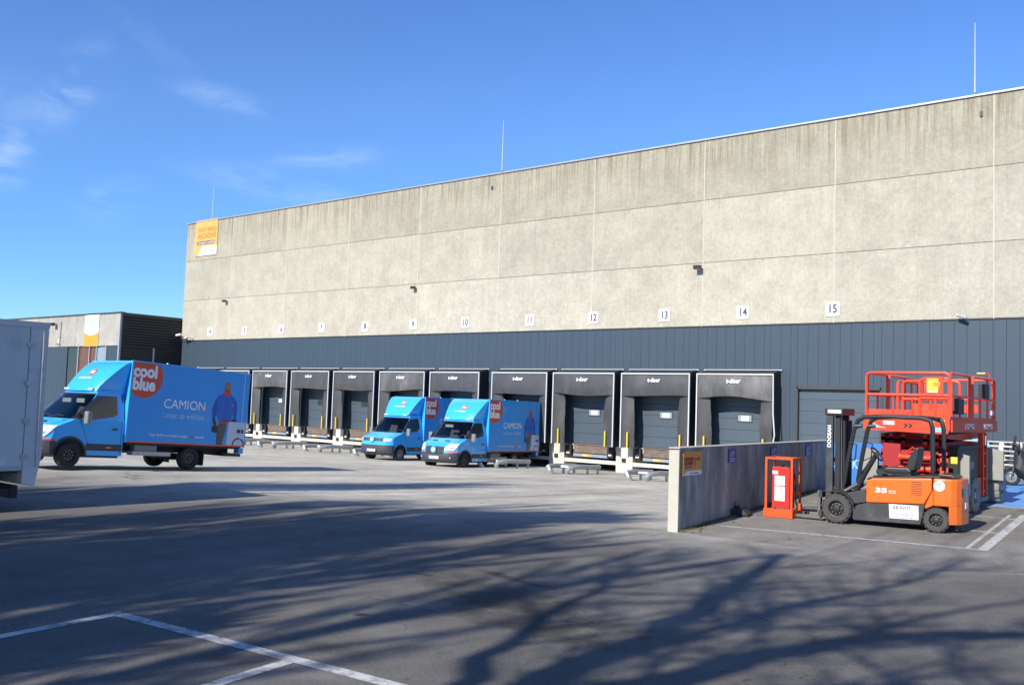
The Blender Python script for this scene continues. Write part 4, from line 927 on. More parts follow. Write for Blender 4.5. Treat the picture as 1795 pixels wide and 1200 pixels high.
for s in (-1, 1):
    wheel(t, s*1.0, 2.6, .48, .48, .32, 'rim_grey', s); wheel(t, s*1.0, -4.2, .48, .48, .3, 'rim_grey', s)
    MB().box(s*.45-.06, s*.45+.06, -5, 6.1, .48, .73).build('chassis_rail', 'chassis_black', t)
MB().box(-1.2, 1.22, 6.0, 6.12, .24, .47).build('underrun_bar', 'chassis_black', t); MB().box(1.1, 1.2, 4.0, 6.0, .28, .42).build('side_guard', 'chassis_black', t)
MB().box(-1.2, 1.2, -2.5, 6.1, .70, .738).build('box_subframe', 'chassis_black', t)
MB().prism([(-5.2, .45), (-5.3, 1.3), (-5.0, 2.6), (-2.9, 2.75), (-2.7, .45)], 'x', -1.15, 1.15).build('cab', 'trailer_white', t, bevel=.06)
MB().prism([(-5.27, 1.45), (-5.05, 2.45), (-5.06, 2.46), (-5.285, 1.45)], 'x', -1.0, 1.0).build('windscreen', 'windscreen', t)
# ---------------------------------------------------------------- forklift
mat('lift_orange', (.72, .135, .012), .38, coat=.3, var=.08, vscale=3, dirt=(.40, .10, .03), dscale=3.5, dthr=.63)
mat('forklift_black', (.017, .018, .021), .5, var=.15, vscale=4)
mat('forklift_grey', (.036, .038, .042), .6, var=.2, vscale=3, dirt=(.085, .08, .075), dscale=3, dthr=.6)
mat('solid_tyre', (.062, .058, .054), .9, var=.25, vscale=10, bump=.3, bscale=30)
mat('seat_vinyl', (.020, .020, .022), .45); mat('steel_worn', (.16, .155, .15), .5, metal=.4, var=.2, vscale=6)
fx, fy = -6.2, 19.78
t = thing('forklift', 'orange and black electric forklift parked in the bay in front of the red lift', 'forklift', (fx, fy, gpark(0, 19.5)), R_(2.5))
def L2(pts): return [(a-fx, c-.1) for a, c in pts]
yn = -.55
def big_wheel(parent, x, y, z, r, wd, s, rim, treads=0, axis='y', name='wheel', tyre='solid_tyre'):
    a0, a1 = -wd/2, wd/2; c = (x, y, z)
    o = MB().lathe([(a0, r*.55), (a0, r*.90), (a0+.025, r*.97), (a0+.05, r*.985), (a1-.05, r*.985), (a1-.025, r*.97), (a1, r*.90), (a1, r*.55)], c, axis, 36, False).build(name, tyre, parent, smooth=True)
    q = a1 if s > 0 else a0
    MB().lathe([(q-s*.09, r*.55), (q-s*.0, r*.57), (q-s*.01, r*.50), (q-s*.07, r*.44), (q-s*.06, r*.25), (q-s*.02, r*.22), (q-s*.01, r*.04)], c, axis, 20).build('rim', rim, o, smooth=True)
    bl = MB()
    for k in range(8):
        a = k*.7854; p = Vector((math.cos(a)*r*.34, q-s*.05, math.sin(a)*r*.34)); d = Vector((0, s*.035, 0))
        if axis == 'x': p = Vector((p.y, p.x, p.z)); d = Vector((s*.035, 0, 0))
        bl.cyl(Vector(c)+p, Vector(c)+p+d, r*.045, n=6)
    bl.build('wheel_nuts', 'steel_worn', o)
    if treads:
        tr = MB()
        for k in range(treads):
            for side in (-1, 1):
                a = 6.28318*(k+(.25 if side > 0 else -.25)*.9)/treads; da = .62*6.28318/treads/2
                v = []
                for rr in (r*.96, r*1.02):
                    for (w_, sh) in ((0, .55*da), (side*wd*.5, -.55*da)):
                        for e in (-da*.75, da*.75):
                            an = a+e+sh*side*0+sh; p = Vector((math.cos(an)*rr, w_, math.sin(an)*rr))
                            v.append(Vector(c)+(p if axis == 'y' else Vector((p.y, p.x, p.z))))
                tr.add(v, [(0, 1, 3, 2), (4, 6, 7, 5), (0, 4, 5, 1), (2, 3, 7, 6), (0, 2, 6, 4), (1, 5, 7, 3)])
        tr.build('tread', tyre, o)
    return o
# body
MB().prism(L2([(-6.86, .42), (-6.5, .56), (-5.42, .60), (-5.44, .50), (-5.50, .22), (-6.76, .19)]), 'y', -.50, .50).build('chassis', 'forklift_grey', t, bevel=.015)
hood = MB().prism(L2([(-6.51, .56), (-6.51, .98), (-6.40, 1.04), (-5.29, 1.115), (-5.29, .88), (-5.43, .61)]), 'y', -.535, .535).build('hood', 'lift_orange', t, bevel=.03)
for k in range(8): MB().box(-5.66-fx, -5.47-fx, -.541, -.537, .68+k*.034, .690+k*.034).build('vent_slot', 'forklift_grey', hood)
def plan(x0): 
    q = [(-5.06, .53), (-4.95, .50), (-4.87, .43), (-4.81, .31), (-4.785, .16)]; q = [(max(x0, a), c) for a, c in q]
    return [(a-fx, c) for a, c in [(x0, -.535)]+[(a, -c) for a, c in q]+[(a, c) for a, c in q[::-1]]+[(x0, .535)]]
cw = MB().prism(plan(-5.27), 'z', .50, 1.015).build('counterweight', 'lift_orange', t, bevel=.03)
MB().prism(plan(-4.99), 'z', .17, .515).build('counterweight_skirt', 'lift_orange', t, bevel=.02)
MB().prism(L2([(-5.272, .90), (-5.41, .60), (-5.41, .53), (-5.272, .602)]), 'y', -.533, .533).build('counterweight_lip', 'lift_orange', t, bevel=.01)
MB().box(-4.84-fx, -4.78-fx, -.31, -.14, .70, .84).build('tail_lamp', 'glass_dark', cw); MB().box(-4.84-fx, -4.78-fx, .14, .31, .70, .84).build('tail_lamp', 'glass_dark', cw)
MB().box(-4.80-fx, -4.775-fx, -.14, .10, .46, .58).build('decal', 'plate_white', cw)
MB().prism(L2([(-6.53, .99), (-6.46, 1.055), (-5.40, 1.15), (-5.16, 1.155), (-5.14, 1.118), (-5.28, 1.118), (-6.42, 1.04)]), 'y', -.50, .50).build('top_cover', 'forklift_black', t, bevel=.015)
MB().prism(L2([(-5.28, 1.14), (-5.2, 1.20), (-4.98, 1.19), (-4.90, 1.13)]), 'y', -.34, .34).build('rear_cover', 'seat_vinyl', t, bevel=.02)
MB().prism(L2([(-6.95, .60), (-6.88, .72), (-6.72, .76), (-6.52, .80), (-6.50, .56), (-6.80, .50)]), 'y', -.53, .53).build('step_floor', 'forklift_grey', t, bevel=.015)
# wheels
for s in (-1, 1):
    big_wheel(t, -7.07-fx, s*.50, .295, .295, .22, s, 'rim_dark', 18); big_wheel(t, -5.22-fx, s*.44, .235, .235, .18, s, 'rim_dark', 16)
    ar = [(-7.07-fx+.335*math.cos(a), .295+.335*math.sin(a)) for a in [R_(q) for q in range(15, 121, 15)]]; ar += [(-7.07-fx+.36*math.cos(a), .295+.36*math.sin(a)) for a in [R_(q) for q in range(120, 14, -15)]]
    MB().prism(ar, 'y', s*.50-.11, s*.50+.11).build('fender', 'forklift_black', t)
    # overhead guard
    g = MB().tube([(-6.96-fx, s*.46, .80), (-6.90-fx, s*.46, 1.20), (-6.78-fx, s*.46, 1.85), (-6.70-fx, s*.46, 2.06), (-6.58-fx, s*.46, 2.13), (-6.2-fx, s*.46, 2.16), (-5.5-fx, s*.46, 2.15), (-5.34-fx, s*.46, 2.10), (-5.30-fx, s*.46, 1.95), (-5.29-fx, s*.46, 1.12)], .045, 8).build('guard_post', 'forklift_black', t, smooth=True)
    MB().tube([(-6.86-fx, s*.50, 1.62), (-6.70-fx, s*.54, 1.58), (-6.72-fx, s*.54, 1.30), (-6.88-fx, s*.50, 1.22)], .014, 6).build('grab_handle', 'forklift_black', g)
for k in range(6):
    x = -6.48+k*.20; MB().box(x-.02-fx, x+.02-fx, -.45, .45, 2.125, 2.165).build('guard_bar', 'forklift_black', t)
MB().box(-6.60-fx, -5.36-fx, -.5, -.42, 2.13, 2.18).build('guard_rail', 'forklift_black', t); MB().box(-6.60-fx, -5.36-fx, .42, .5, 2.13, 2.18).build('guard_rail', 'forklift_black', t)
MB().box(-5.44-fx, -5.36-fx, -.47, .47, 2.10, 2.16).build('guard_rail', 'forklift_black', t)
# mast
m = bpy.data.objects.new('mast', None); COL.objects.link(m); m.parent = t
for s in (-1, 1):
    MB().box(-7.36-fx, -7.22-fx, s*.33-.05, s*.33+.05, .12, 2.27).build('outer_rail', 'forklift_grey', m, bevel=.008)
    MB().box(-7.20-fx, -7.10-fx, s*.27-.035, s*.27+.035, .14, 2.22).build('inner_rail', 'forklift_black', m)
    MB().cyl((-7.05-fx, s*.20, .3), (-7.05-fx, s*.20, 2.05), .035, n=10).build('lift_cylinder', 'forklift_black', m, smooth=True)
    MB().cyl((-7.0-fx, s*.36, .62), (-6.72-fx, s*.36, .80), .035, n=10).build('tilt_cylinder', 'steel_worn', m, smooth=True)
    MB().tube([(-7.14-fx, s*.16, .5), (-7.10-fx, s*.14, 1.3), (-7.16-fx, s*.13, 2.1)], .016, 6).build('hose', 'black_rubber', m)
MB().box(-7.38-fx, -7.02-fx, -.40, .40, 2.15, 2.29).build('crosshead', 'forklift_black', m, bevel=.01)
MB().box(-7.30-fx, -7.24-fx, -.30, .30, 1.2, 1.28).build('cross_member', 'forklift_black', m); MB().box(-7.22-fx, -7.12-fx, -.30, .30, .5, .62).build('cross_member', 'forklift_black', m)
MB().box(-7.32-fx, -7.05-fx, -.412, -.402, 2.19, 2.26).build('decal', 'plate_white', m)
for k in range(3): MB().cyl((-7.08-fx, -.24+.02*k, .42), (-7.10-fx, -.24+.02*k, 2.15), .012, n=6).build('chain', 'steel_worn', m)
text('lettering', 'DOOSAN', .105, 'white_print', m, (-7.29-fx, -.384, 1.72), '-y', bold=.003, tilt=(R_(-90), 'Y'))
# carriage and forks
c_ = MB().box(-7.46-fx, -7.39-fx, -.50, .50, .48, .60).box(-7.46-fx, -7.39-fx, -.50, .50, .10, .20).build('carriage', 'forklift_grey', t)
for s in (-1, 1):
    MB().prism(L2([(-7.46, .14), (-7.46, .70), (-7.52, .70), (-7.52, .20), (-8.55, .165), (-8.62, .13), (-7.60, .13)]), 'y', s*.32-.06, s*.32+.06).build('fork', 'steel_worn', t, bevel=.006)
    MB().cyl((-6.62-fx, s*.46, 1.95), (-6.76-fx, s*.46, 1.95), .035, .05, 10).build('work_light', 'forklift_black', t)
# controls and seat
MB().tube([(-6.85-fx, -.05, .66), (-6.68-fx, -.05, 1.0), (-6.47-fx, -.05, 1.36)], .075, 8, .05).build('steering_column', 'forklift_black', t, smooth=True)
sw = MB(); 
sw.tube([(-6.44-fx+.16*math.cos(a)*.62, -.05+.17*math.sin(a), 1.40-.16*math.cos(a)*.78+.0) for a in [6.28318*k/20 for k in range(21)]], .018, 6).build('steering_wheel', 'seat_vinyl', t, smooth=True)
MB().box(-6.50-fx, -6.40-fx, -.07, -.03, 1.36, 1.44).build('wheel_hub', 'seat_vinyl', t)
st = MB().prism(L2([(-6.28, 1.20), (-6.22, 1.26), (-5.80, 1.27), (-5.72, 1.20), (-5.80, 1.15), (-6.20, 1.15)]), 'y', -.26, .26).build('seat_cushion', 'seat_vinyl', t, bevel=.03)
MB().prism(L2([(-5.84, 1.22), (-5.80, 1.45), (-5.66, 1.68), (-5.60, 1.66), (-5.62, 1.45), (-5.68, 1.22)]), 'y', -.24, .24).build('seat_back', 'seat_vinyl', t, bevel=.03)
MB().box(-6.40-fx, -5.75-fx, -.24, .24, 1.02, 1.10).build('seat_base', 'forklift_black', t); MB().box(-6.5-fx, -6.36-fx, .2, .45, .95, 1.16).build('lever_console', 'forklift_black', t)
# decals
d = MB().prism(L2([(-6.08, .565), (-5.535, .575), (-5.53, .305), (-6.065, .295)]), 'y', -.512, -.503).build('rental_plate', 'plate_white', t)
text('lettering', 'AB-RENT', .105, 'num_ink', d, (-5.84-fx, -.514, .405), bold=.001, width=.33); text('lettering', 'verhuur', .04, 'banner_orange', d, (-5.74-fx, -.514, .345), width=.22)
text('lettering', 'WWW.AB-RENT.BE', .05, 'num_ink', d, (-5.81-fx, -.514, .285), width=.38); text('lettering', '0473/36 36 36', .045, 'num_ink', d, (-5.80-fx, -.514, .228), width=.32)
text('lettering', '35', .12, 'white_print', hood, (-6.22-fx, -.538, .715), bold=.004, width=.22, tilt=None); text('lettering', 'series', .05, 'white_print', hood, (-6.01-fx, -.538, .72), width=.13); text('lettering', 'electric', .04, 'white_print', hood, (-6.01-fx, -.538, .685), width=.13)
MB().lathe([(-.548, .10), (-.53, .10)], (-5.155-fx, 0, .88), 'y', 28).build('round_decal', 'plate_white', cw)
text('lettering', 'AB-RENT', .04, 'banner_navy', cw, (-5.155-fx, -.550, .92), width=.12)

# ---------------------------------------------------------------- red scissor lift
mat('lift_red', (.72, .062, .022), .42, coat=.2, var=.10, vscale=3, dirt=(.42, .05, .035), dscale=4, dthr=.62)
mat('lift_red_shaded', (.35, .018, .02), .5, var=.1); mat('sky_decal', (.22, .52, .85), .5); mat('sign_yellow', (.85, .70, .05), .5)  # the darker red has the shade under the platform put into its colour
mat('plate_khaki', (.27, .265, .235), .6, var=.08, vscale=3); mat('dusty_tyre', (.24, .225, .19), .95, var=.25, vscale=6, dirt=(.10, .095, .09), dscale=5, dthr=.6)
t = thing('scissor_lift', 'tall red scissor lift with railed platform behind the orange forklift', 'scissor lift', (-6.4, 23.8, .24), 0)
ox, oy, oz = 6.4, -23.8, -.24
XA, XB, YA, YB = -7.28, -5.50, 21.45, 25.5
def bx(x0, x1, y0, y1, z0, z1): return MB().box(x0+ox, x1+ox, y0+oy, y1+oy, z0+oz, z1+oz)
def pt(x, y, z): return (x+ox, y+oy, z+oz)
# platform
pf = bx(XA, XB, YA, YB, 2.22, 2.30).build('platform_deck', 'lift_red', t)
MB().prism([(XA+ox, 1.97+oz), (XA+ox, 2.24+oz), (XB+ox, 2.24+oz), (XB+ox, 2.02+oz), (XB-.06+ox, 1.93+oz), (XB-.30+ox, 1.93+oz)], 'y', YA-.05+oy, YA+.05+oy).build('platform_beam', 'lift_red', t)
bx(XB-.06, XB+.03, YA+.06, YB, 1.98, 2.235).build('platform_beam', 'lift_red', t); bx(XA-.03, XA+.06, YA+.06, YB, 1.98, 2.235).build('platform_beam', 'lift_red', t)
for s_, z0 in ((0, 0),):
    dcl = MB().prism([(XA+.12+ox, 2.02+oz), (XA+.12+ox, 2.11+oz), (XA+.22+ox, 2.11+oz), (XA+.34+ox, 2.05+oz), (XA+.5+ox, 2.02+oz)], 'y', YA-.056+oy, YA-.051+oy).build('decal', 'sky_decal', t)
    MB().prism([(XB-.36+ox, 1.98+oz), (XB-.28+ox, 2.06+oz), (XB-.12+ox, 2.07+oz), (XB-.10+ox, 2.02+oz), (XB-.14+ox, 1.965+oz)], 'y', YA-.056+oy, YA-.051+oy).build('decal', 'sky_decal', t)
    bx(XA+.42, XA+.66, YA-.056, YA-.051, 2.09, 2.17).build('decal', 'plate_white', t)
    for k in range(2):
        x0 = XA+.84+k*.10; MB().prism([(x0+ox, 2.13+oz), (x0+.05+ox, 2.13+oz), (x0+.10+ox, 2.085+oz), (x0+.05+ox, 2.04+oz), (x0+ox, 2.04+oz), (x0+.05+ox, 2.085+oz)], 'y', YA-.056+oy, YA-.051+oy).build('chevron', 'forklift_black', t)
    for k in range(5):
        x0 = XB-.34+k*.05; MB().prism([(x0+ox, 2.19+oz), (x0+.03+ox, 2.19+oz), (x0+.055+ox, 2.225+oz), (x0+.025+ox, 2.225+oz)], 'y', YA-.056+oy, YA-.051+oy).build('hazard_mark', 'sign_yellow', t)
for yc in (22.9, 24.6): text('lettering', 'LGMG', .16, 'white_print', t, pt(XB+.034, yc, 2.10), '+x', bold=.003, width=.8)
def rail(pts, r=.032, name='rail'): return MB().tube([pt(*p) for p in pts], r, 8).build(name, 'lift_red', t, smooth=True)
def frame(a, b_, z0, z1, inner=0, mid=True):
    """rounded hoop between two plan points, with midrail and uprights"""
    a, b_ = Vector(a), Vector(b_); d = (b_-a); L_ = d.length; d.normalize(); c = .09
    P = lambda q, z: (a.x+d.x*q, a.y+d.y*q, z)
    rail([P(0, z0), P(0, z1-c), P(.02, z1-.03), P(c, z1), P(L_-c, z1), P(L_-.02, z1-.03), P(L_, z1-c), P(L_, z0)])
    if mid: rail([P(0, z0+(z1-z0)*.48), P(L_, z0+(z1-z0)*.48)])
    for k in range(1, inner+1): rail([P(L_*k/(inner+1), z0), P(L_*k/(inner+1), z1 if k % 2 == 0 else z0+(z1-z0)*.48)], .026)
    MB().box(0, 0, 0, 0, 0, 0) if False else None
frame((XA+.03, YA+.03), (XB-.03, YA+.03), 2.30, 3.22, 0)
frame((XA+1.15, YA+.06), (XB-.0, YA+.06), 2.30, 3.10, 1)
frame((XB-.03, YA+.06), (XB-.03, 23.15), 2.30, 3.22, 1); frame((XB-.03, 23.40), (XB-.03, YB-.03), 2.30, 3.22, 2)
frame((XA+.03, YA+.10), (XA+.03, 22.9), 2.30, 3.22, 1); frame((XA+.03, 23.0), (XA+.03, YB-.03), 2.30, 3.22, 3)
frame((XA+.06, YB-.03), (XB-.06, YB-.03), 2.30, 3.22, 2); frame((XA+.14, 23.3), (XA+.14, 24.9), 2.30, 3.10, 2)
frame((XA+.35, 23.0), (XB-.2, 23.0), 2.30, 3.1, 1)
bx(XA+.2, XB-.1, 24.2, 24.24, 2.42, 2.60).build('toe_board', 'lift_red', t); bx(XA+.02, XB-.02, YA+.06, YA+.075, 2.30, 2.42).build('toe_board', 'lift_red', t)
for k in range(7): MB().cyl(pt(XA+.2+k*.2, YA+.035, 2.3), pt(XA+.2+k*.2, YA+.035, 2.76), .016, n=6).build('rail', 'lift_red', t) if k in (2, 4) else None
bx(XB-.52, XB-.14, YA+.0, YA+.02, 2.75, 3.14).build('sign_panel', 'lift_red', t); bx(XB-.47, XB-.24, YA-.006, YA-.001, 2.84, 3.10).build('decal', 'sign_yellow', t); bx(XB-.35, XB-.2, YA-.012, YA-.007, 2.93, 3.03).build('decal', 'banner_orange', t); bx(XB-.46, XB-.25, YA-.012, YA-.007, 2.80, 2.835).build('decal', 'plate_white', t)
bx(XB-.10, XB+.03, 22.0, 22.45, 2.36, 2.70).build('control_box', 'forklift_grey', t, bevel=.01); bx(XB-.14, XB+.01, 24.4, 24.8, 2.75, 3.1).build('control_box', 'forklift_black', t, bevel=.01)
bx(XB-.08, XB+.04, 24.9, 25.1, 2.38, 2.48).build('lamp', 'plate_white', t)
rail([(XB-.05, YB-.4, 3.22), (XB-.05, YB-.42, 3.36), (XB-.15, YB-.5, 3.38)], .02); bx(XB-.3, XB-.12, YB-.55, YB-.45, 3.36, 3.39).build('beacon_bar', 'sign_yellow', t)
# scissor stack
for k in range(5):
    z = 1.12+k*.175
    for x in (XA+.18, XA+.36, XA+.62, XB-.70, XB-.46, XB-.28):
        MB().add([pt(x+dx, y, z+dz+(.10 if (y > 24) == (k % 2 == 0) else 0)) for y in (22.0, 25.4) for dx in (0, .08) for dz in (-.075, .075)], [(0, 1, 3, 2), (4, 6, 7, 5), (0, 4, 5, 1), (2, 3, 7, 6), (0, 2, 6, 4), (1, 5, 7, 3)]).build('scissor_arm', 'lift_red_shaded' if (k+int(x*10)) % 3 == 0 else 'lift_red', t)
    MB().cyl(pt(XA+.2, 22.05, z), pt(XB-.2, 22.05, z), .04, n=8).build('pivot_bar', 'lift_red_shaded', t, smooth=True)
for z in (1.16, 1.40):
    MB().cyl(pt(-6.62, 21.75, z), pt(-5.88, 21.75, z), .06, n=14).build('lift_cylinder', 'lift_red', t, smooth=True)
    for x in (-6.58, -6.22, -5.95): MB().cyl(pt(x-.03, 21.75, z), pt(x+.03, 21.75, z), .085, n=14).build('cylinder_collar', 'lift_red', t, smooth=True)
bx(-6.60, -5.90, 21.80, 21.9, 1.0, 1.55).build('cylinder_bracket', 'lift_red_shaded', t); bx(-6.26, -6.12, 21.685, 21.70, 1.37, 1.43).build('decal', 'sign_yellow', t)
bx(-7.0, -6.62, 21.82, 21.86, .98, 1.70).build('guard_plate', 'lift_red_shaded', t)
MB().tube([pt(-6.45, 21.7, 1.5), pt(-6.3, 21.62, 1.62), pt(-6.2, 21.7, 1.5)], .02, 6).build('hose', 'lift_red', t)
bx(-5.78, -5.62, 21.74, 21.82, .7, 1.42).build('side_post', 'lift_red', t)
# chassis
bx(-7.05, -5.72, 21.9, 26.2, .62, .98).build('chassis', 'lift_red_shaded', t); bx(-7.0, -5.75, 21.95, 25.9, .98, 1.10).build('chassis_top', 'chassis_black', t)
bx(-6.0, -5.52, 22.15, 23.9, .95, 1.66).build('engine_cover', 'forklift_black', t, bevel=.02); bx(-6.05, -5.48, 22.1, 24.0, 1.63, 1.68).build('cover_lid', 'forklift_grey', t, bevel=.01)
bx(-5.66, -5.53, 22.135, 22.149, 1.30, 1.44).build('decal', 'sign_yellow', t); bx(-5.519, -5.514, 23.1, 23.5, 1.15, 1.32).build('decal', 'tank_grey', t)
bx(-5.8, -5.50, 23.4, 24.1, .50, .94).build('fuel_box', 'lift_red', t); bx(-5.499, -5.494, 23.6, 23.85, .75, .92).build('decal', 'steel_blue', t)
bx(-5.9, -5.46, 23.3, 24.6, .40, .50).build('bumper', 'steel_worn', t)
for y in (24.10, 24.42): bx(-5.58, -5.46, y, y+.05, .52, 1.95).build('ladder_rail', 'lift_red', t)
for k in range(5): bx(-5.56, -5.48, 24.15, 24.42, .60+k*.29, .64+k*.29).build('ladder_rung', 'lift_red', t)
bx(-5.457, -5.452, 24.25, 24.36, 1.68, 1.9).build('decal', 'plate_white', t)
# outrigger plates face the camera above the wheels
for x0, x1, y, z0, z1 in [(-5.66, -5.34, 22.35, .62, 1.55), (-7.62, -7.28, 22.35, .62, 1.55), (-5.62, -5.22, 24.95, .85, 1.62), (-7.62, -7.28, 25.15, .85, 1.62)]:
    MB().prism([(x0+ox, z0+oz), (x0+ox, z1+oz), (x1+ox, z1-.08+oz), (x1+ox, z0+oz)], 'y', y+oy, y+.10+oy).build('outrigger_plate', 'plate_khaki', t, bevel=.01)
for sx_, xw in ((1, -5.50), (-1, -7.30)):
    for yw_ in (22.95, 25.45):
        big_wheel(t, xw+ox, yw_+oy, gpark(0, yw_)+.39+oz, .39, .32, sx_, 'rim_grey', 14, 'x', tyre='dusty_tyre')
for y in (22.95, 25.45): bx(-7.3, -5.5, y-.1, y+.1, .52, .72).build('axle', 'chassis_black', t)
d_ = thing('round_disc', 'pale blue round disc standing behind the ladder of the red lift', 'disc', (-6.15, 26.6, .32))
MB().lathe([(-.02, .27), (.02, .27)], (.02, 0, 1.22), 'y', 32).build('face', 'sky_decal', d_); MB().cyl((0, .03, 0), (0, .03, 1.0), .03).build('post', 'steel_worn', d_)

# ---------------------------------------------------------------- charger in its cage
mat('charger_red', (.52, .022, .018), .45, var=.08); mat('cage_orange', (.76, .085, .014), .45, var=.04)
zc = gpark(0, 19.3)
t = thing('battery_charger', 'red battery charger with paper notices inside an orange steel cage', 'charger', (-8.26, 19.15, zc+.035), R_(2))
for x in (-.275, .275):
    for y in (.03, .50): MB().box(x-.022, x+.022, y-.022, y+.022, .02, 1.16).build('cage_post', 'cage_orange', t)
for y in (.03, .50): MB().box(-.297, .297, y-.022, y+.022, 1.16, 1.20).build('cage_rail', 'cage_orange', t)
for x in (-.275, .275): MB().box(x-.022, x+.022, .052, .478, 1.16, 1.20).build('cage_rail', 'cage_orange', t)
MB().box(-.31, .31, -.02, .02, -.03, .14).build('base_plate', 'cage_orange', t); MB().box(-.30, .30, .021, .53, .0, .03).build('floor_plate', 'cage_orange', t); MB().box(.26, .31, .05, .53, -.03, .14).build('base_plate', 'cage_orange', t)
c_ = MB().box(-.18, .20, .10, .40, .15, 1.0).build('charger_case', 'charger_red', t, bevel=.012)
MB().box(-.12, .10, .092, .098, .62, .82).build('notice', 'plate_white', c_); MB().box(-.12, .10, .092, .098, .30, .60).build('notice', 'plate_white', c_); MB().box(-.17, -.05, .092, .098, .85, .92).build('notice', 'window_light', c_)
for k in range(6): MB().box(-.09, .07, .090, .0915, .34+k*.04, .346+k*.04).build('notice_text', 'tank_grey', c_)
for k in range(3): MB().box(-.09, .05, .090, .0915, .66+k*.05, .666+k*.05).build('notice_text', 'tank_grey', c_)
MB().tube([(-.02, .2, 1.0), (.1, .1, 1.08), (.22, .12, .95), (.24, .2, .6), (.26, .3, .3), (.30, .35, .12)], .018, 6).build('cable', 'black_rubber', t, smooth=True)
MB().tube([(.2, .3, .9), (.26, .34, .7), (.24, .3, .5), (.34, .36, .35), (.30, .4, .08)], .016, 6).build('cable', 'black_rubber', t, smooth=True)
MB().box(.27, .36, .3, .42, .12, .26).build('plug', 'cage_orange', t, bevel=.01); MB().box(.24, .30, .28, .36, .4, .5).build('plug', 'cage_orange', t, bevel=.01)
for y in (.12, .42): MB().box(-.55, .30, y-.05, y+.05, -.03, .0).build('fork_pocket', 'steel_worn', t)
# black rubber sign foot
t = thing('sign_foot', 'black rubber sign foot lying by the wall left of the charger cage', 'sign foot', (-9.03, 18.85, gpark(0, 18.85)), R_(8))
b = MB()
prof = [(-.26, 0), (-.27, .05), (-.18, .13), (-.08, .15), (.08, .15), (.18, .13), (.27, .05), (.26, 0)]
MB().prism([(-.28, 0), (-.27, .06), (-.18, .14), (.18, .14), (.27, .06), (.28, 0)], 'y', -.17, .17).build('base', 'black_rubber', t, bevel=.02)
for s in (-1, 1): MB().box(s*.17-.06, s*.17+.06, -.185, -.16, .03, .09).build('lug', 'forklift_grey', t, bevel=.01)
MB().box(-.05, .05, -.04, .04, .13, .20).build('socket', 'black_rubber', t); MB().tube([(-.03, 0, .2), (-.035, 0, .27)], .012, 6).build('prong', 'black_rubber', t); MB().tube([(.03, 0, .2), (.04, 0, .25)], .012, 6).build('prong', 'black_rubber', t)
# blue board behind the forklift
mat('board_blue', (.035, .17, .47), .5, var=.06)
t = thing('blue_board', 'blue board with pale lettering standing behind the forklift mast', 'board', (-9.05, 26.4, gpark(0, 26.4)))
MB().box(-.95, .75, 0, .03, .05, 1.22).build('panel', 'board_blue', t)
text('lettering', 'DOCKX', .34, 'print_pale', t, (-.35, -.004, .62), bold=.004, width=.9)
for s in (-.9, .7): MB().box(s-.02, s+.02, .031, .07, 0, 1.2).build('post', 'steel_worn', t); 
for s in (-.9, .7): MB().box(s-.03, s+.03, -.2, .3, 0, .03).build('foot', 'steel_worn', t)

# ---------------------------------------------------------------- pallets
mat('pallet_wood', (.56, .53, .47), .9, var=.16, vscale=5, stretch=(1, 4, 4), rnd=.08)
DB = MB().box(-.6, .6, -.05, .05, 0, .022).mesh('deck_board', 'pallet_wood'); BLK = MB().box(-.07, .07, -.05, .05, 0, .078).mesh('block', 'pallet_wood'); ST = MB().box(-.05, .05, -.4, .4, 0, .022).mesh('stringer', 'pallet_wood')
def pallet(loc, rz, lab):
    p = thing('pallet', lab, 'pallet', loc, rz, 'stacked wooden pallets')
    for y in (-.35, -.175, 0, .175, .35): link('deck_board', DB, p, (0, y, .122))
    for x in (-.53, 0, .53): link('stringer', ST, p, (x, 0, .100))
    for x in (-.53, 0, .53):
        for y in (-.35, 0, .35): link('block', BLK, p, (x, y, .022))
    for y in (-.35, 0, .35): link('deck_board', DB, p, (0, y, 0))
words = ['topmost', 'second from the top', 'third from the top', 'fourth from the top', 'fifth from the top', 'sixth from the top', 'seventh from the top', 'lowest']
for side, (x, n) in enumerate(((-7.15, 8), (-8.45, 8))):
    for k in range(n):
        pallet((x+random.uniform(-.03, .03), 34.3+random.uniform(-.03, .03), .425+k*.1455+0*side), R_(random.uniform(-2, 2)), f'pale wooden pallet, {words[n-1-k]} in the {"right" if side == 0 else "left"} stack behind the scooter' )
# ---------------------------------------------------------------- parked scooter under a dark cover
mat('cover_black', (.018, .018, .021), .6, var=.3, vscale=3, bump=.5, bscale=5); mat('scooter_red', (.25, .02, .03), .4)
t = thing('motor_scooter', 'black motor scooter parked on the blue bay at the right edge', 'scooter', (-5.45, 30.55, .42), R_(4))
P = []
sil = [(-.66, .62, .74, .04), (-.62, .36, 1.0, .22), (-.52, .24, 1.06, .28), (-.42, .18, 1.0, .29), (-.30, .17, .66, .27), (-.12, .17, .52, .26), (.08, .18, .62, .26), (.25, .18, .80, .27), (.6, .20, .86, .26), (.85, .26, .84, .22), (1.02, .42, .74, .14), (1.08, .52, .62, .04)]
for x, z0, z1, w_ in sil:
    P.append([(x+.02*math.sin(5*a), w_*math.cos(a)*(1.15 if math.sin(a) < 0 else .85), (z0+z1)/2+(z1-z0)/2*math.sin(a)+random.uniform(-.02, .02)) for a in [6.28318*k/18 for k in range(18)]])
for r_ in P: r_.append(r_[0])
cv = MB().grid(P); cv.build('cover', 'cover_black', t, smooth=50, fix=True)
wheel(t, -.72, 0, .24, .24, .13, 'rim_grey', -1, 'y'); wheel(t, .80, 0, .24, .24, .14, 'rim_grey', -1, 'y')
MB().tube([(-.55, -.36, .98), (-.50, -.2, 1.02), (-.56, 0, .98), (-.50, .2, 1.02), (-.55, .36, .98)], .018, 6).build('handlebar', 'forklift_black', t)
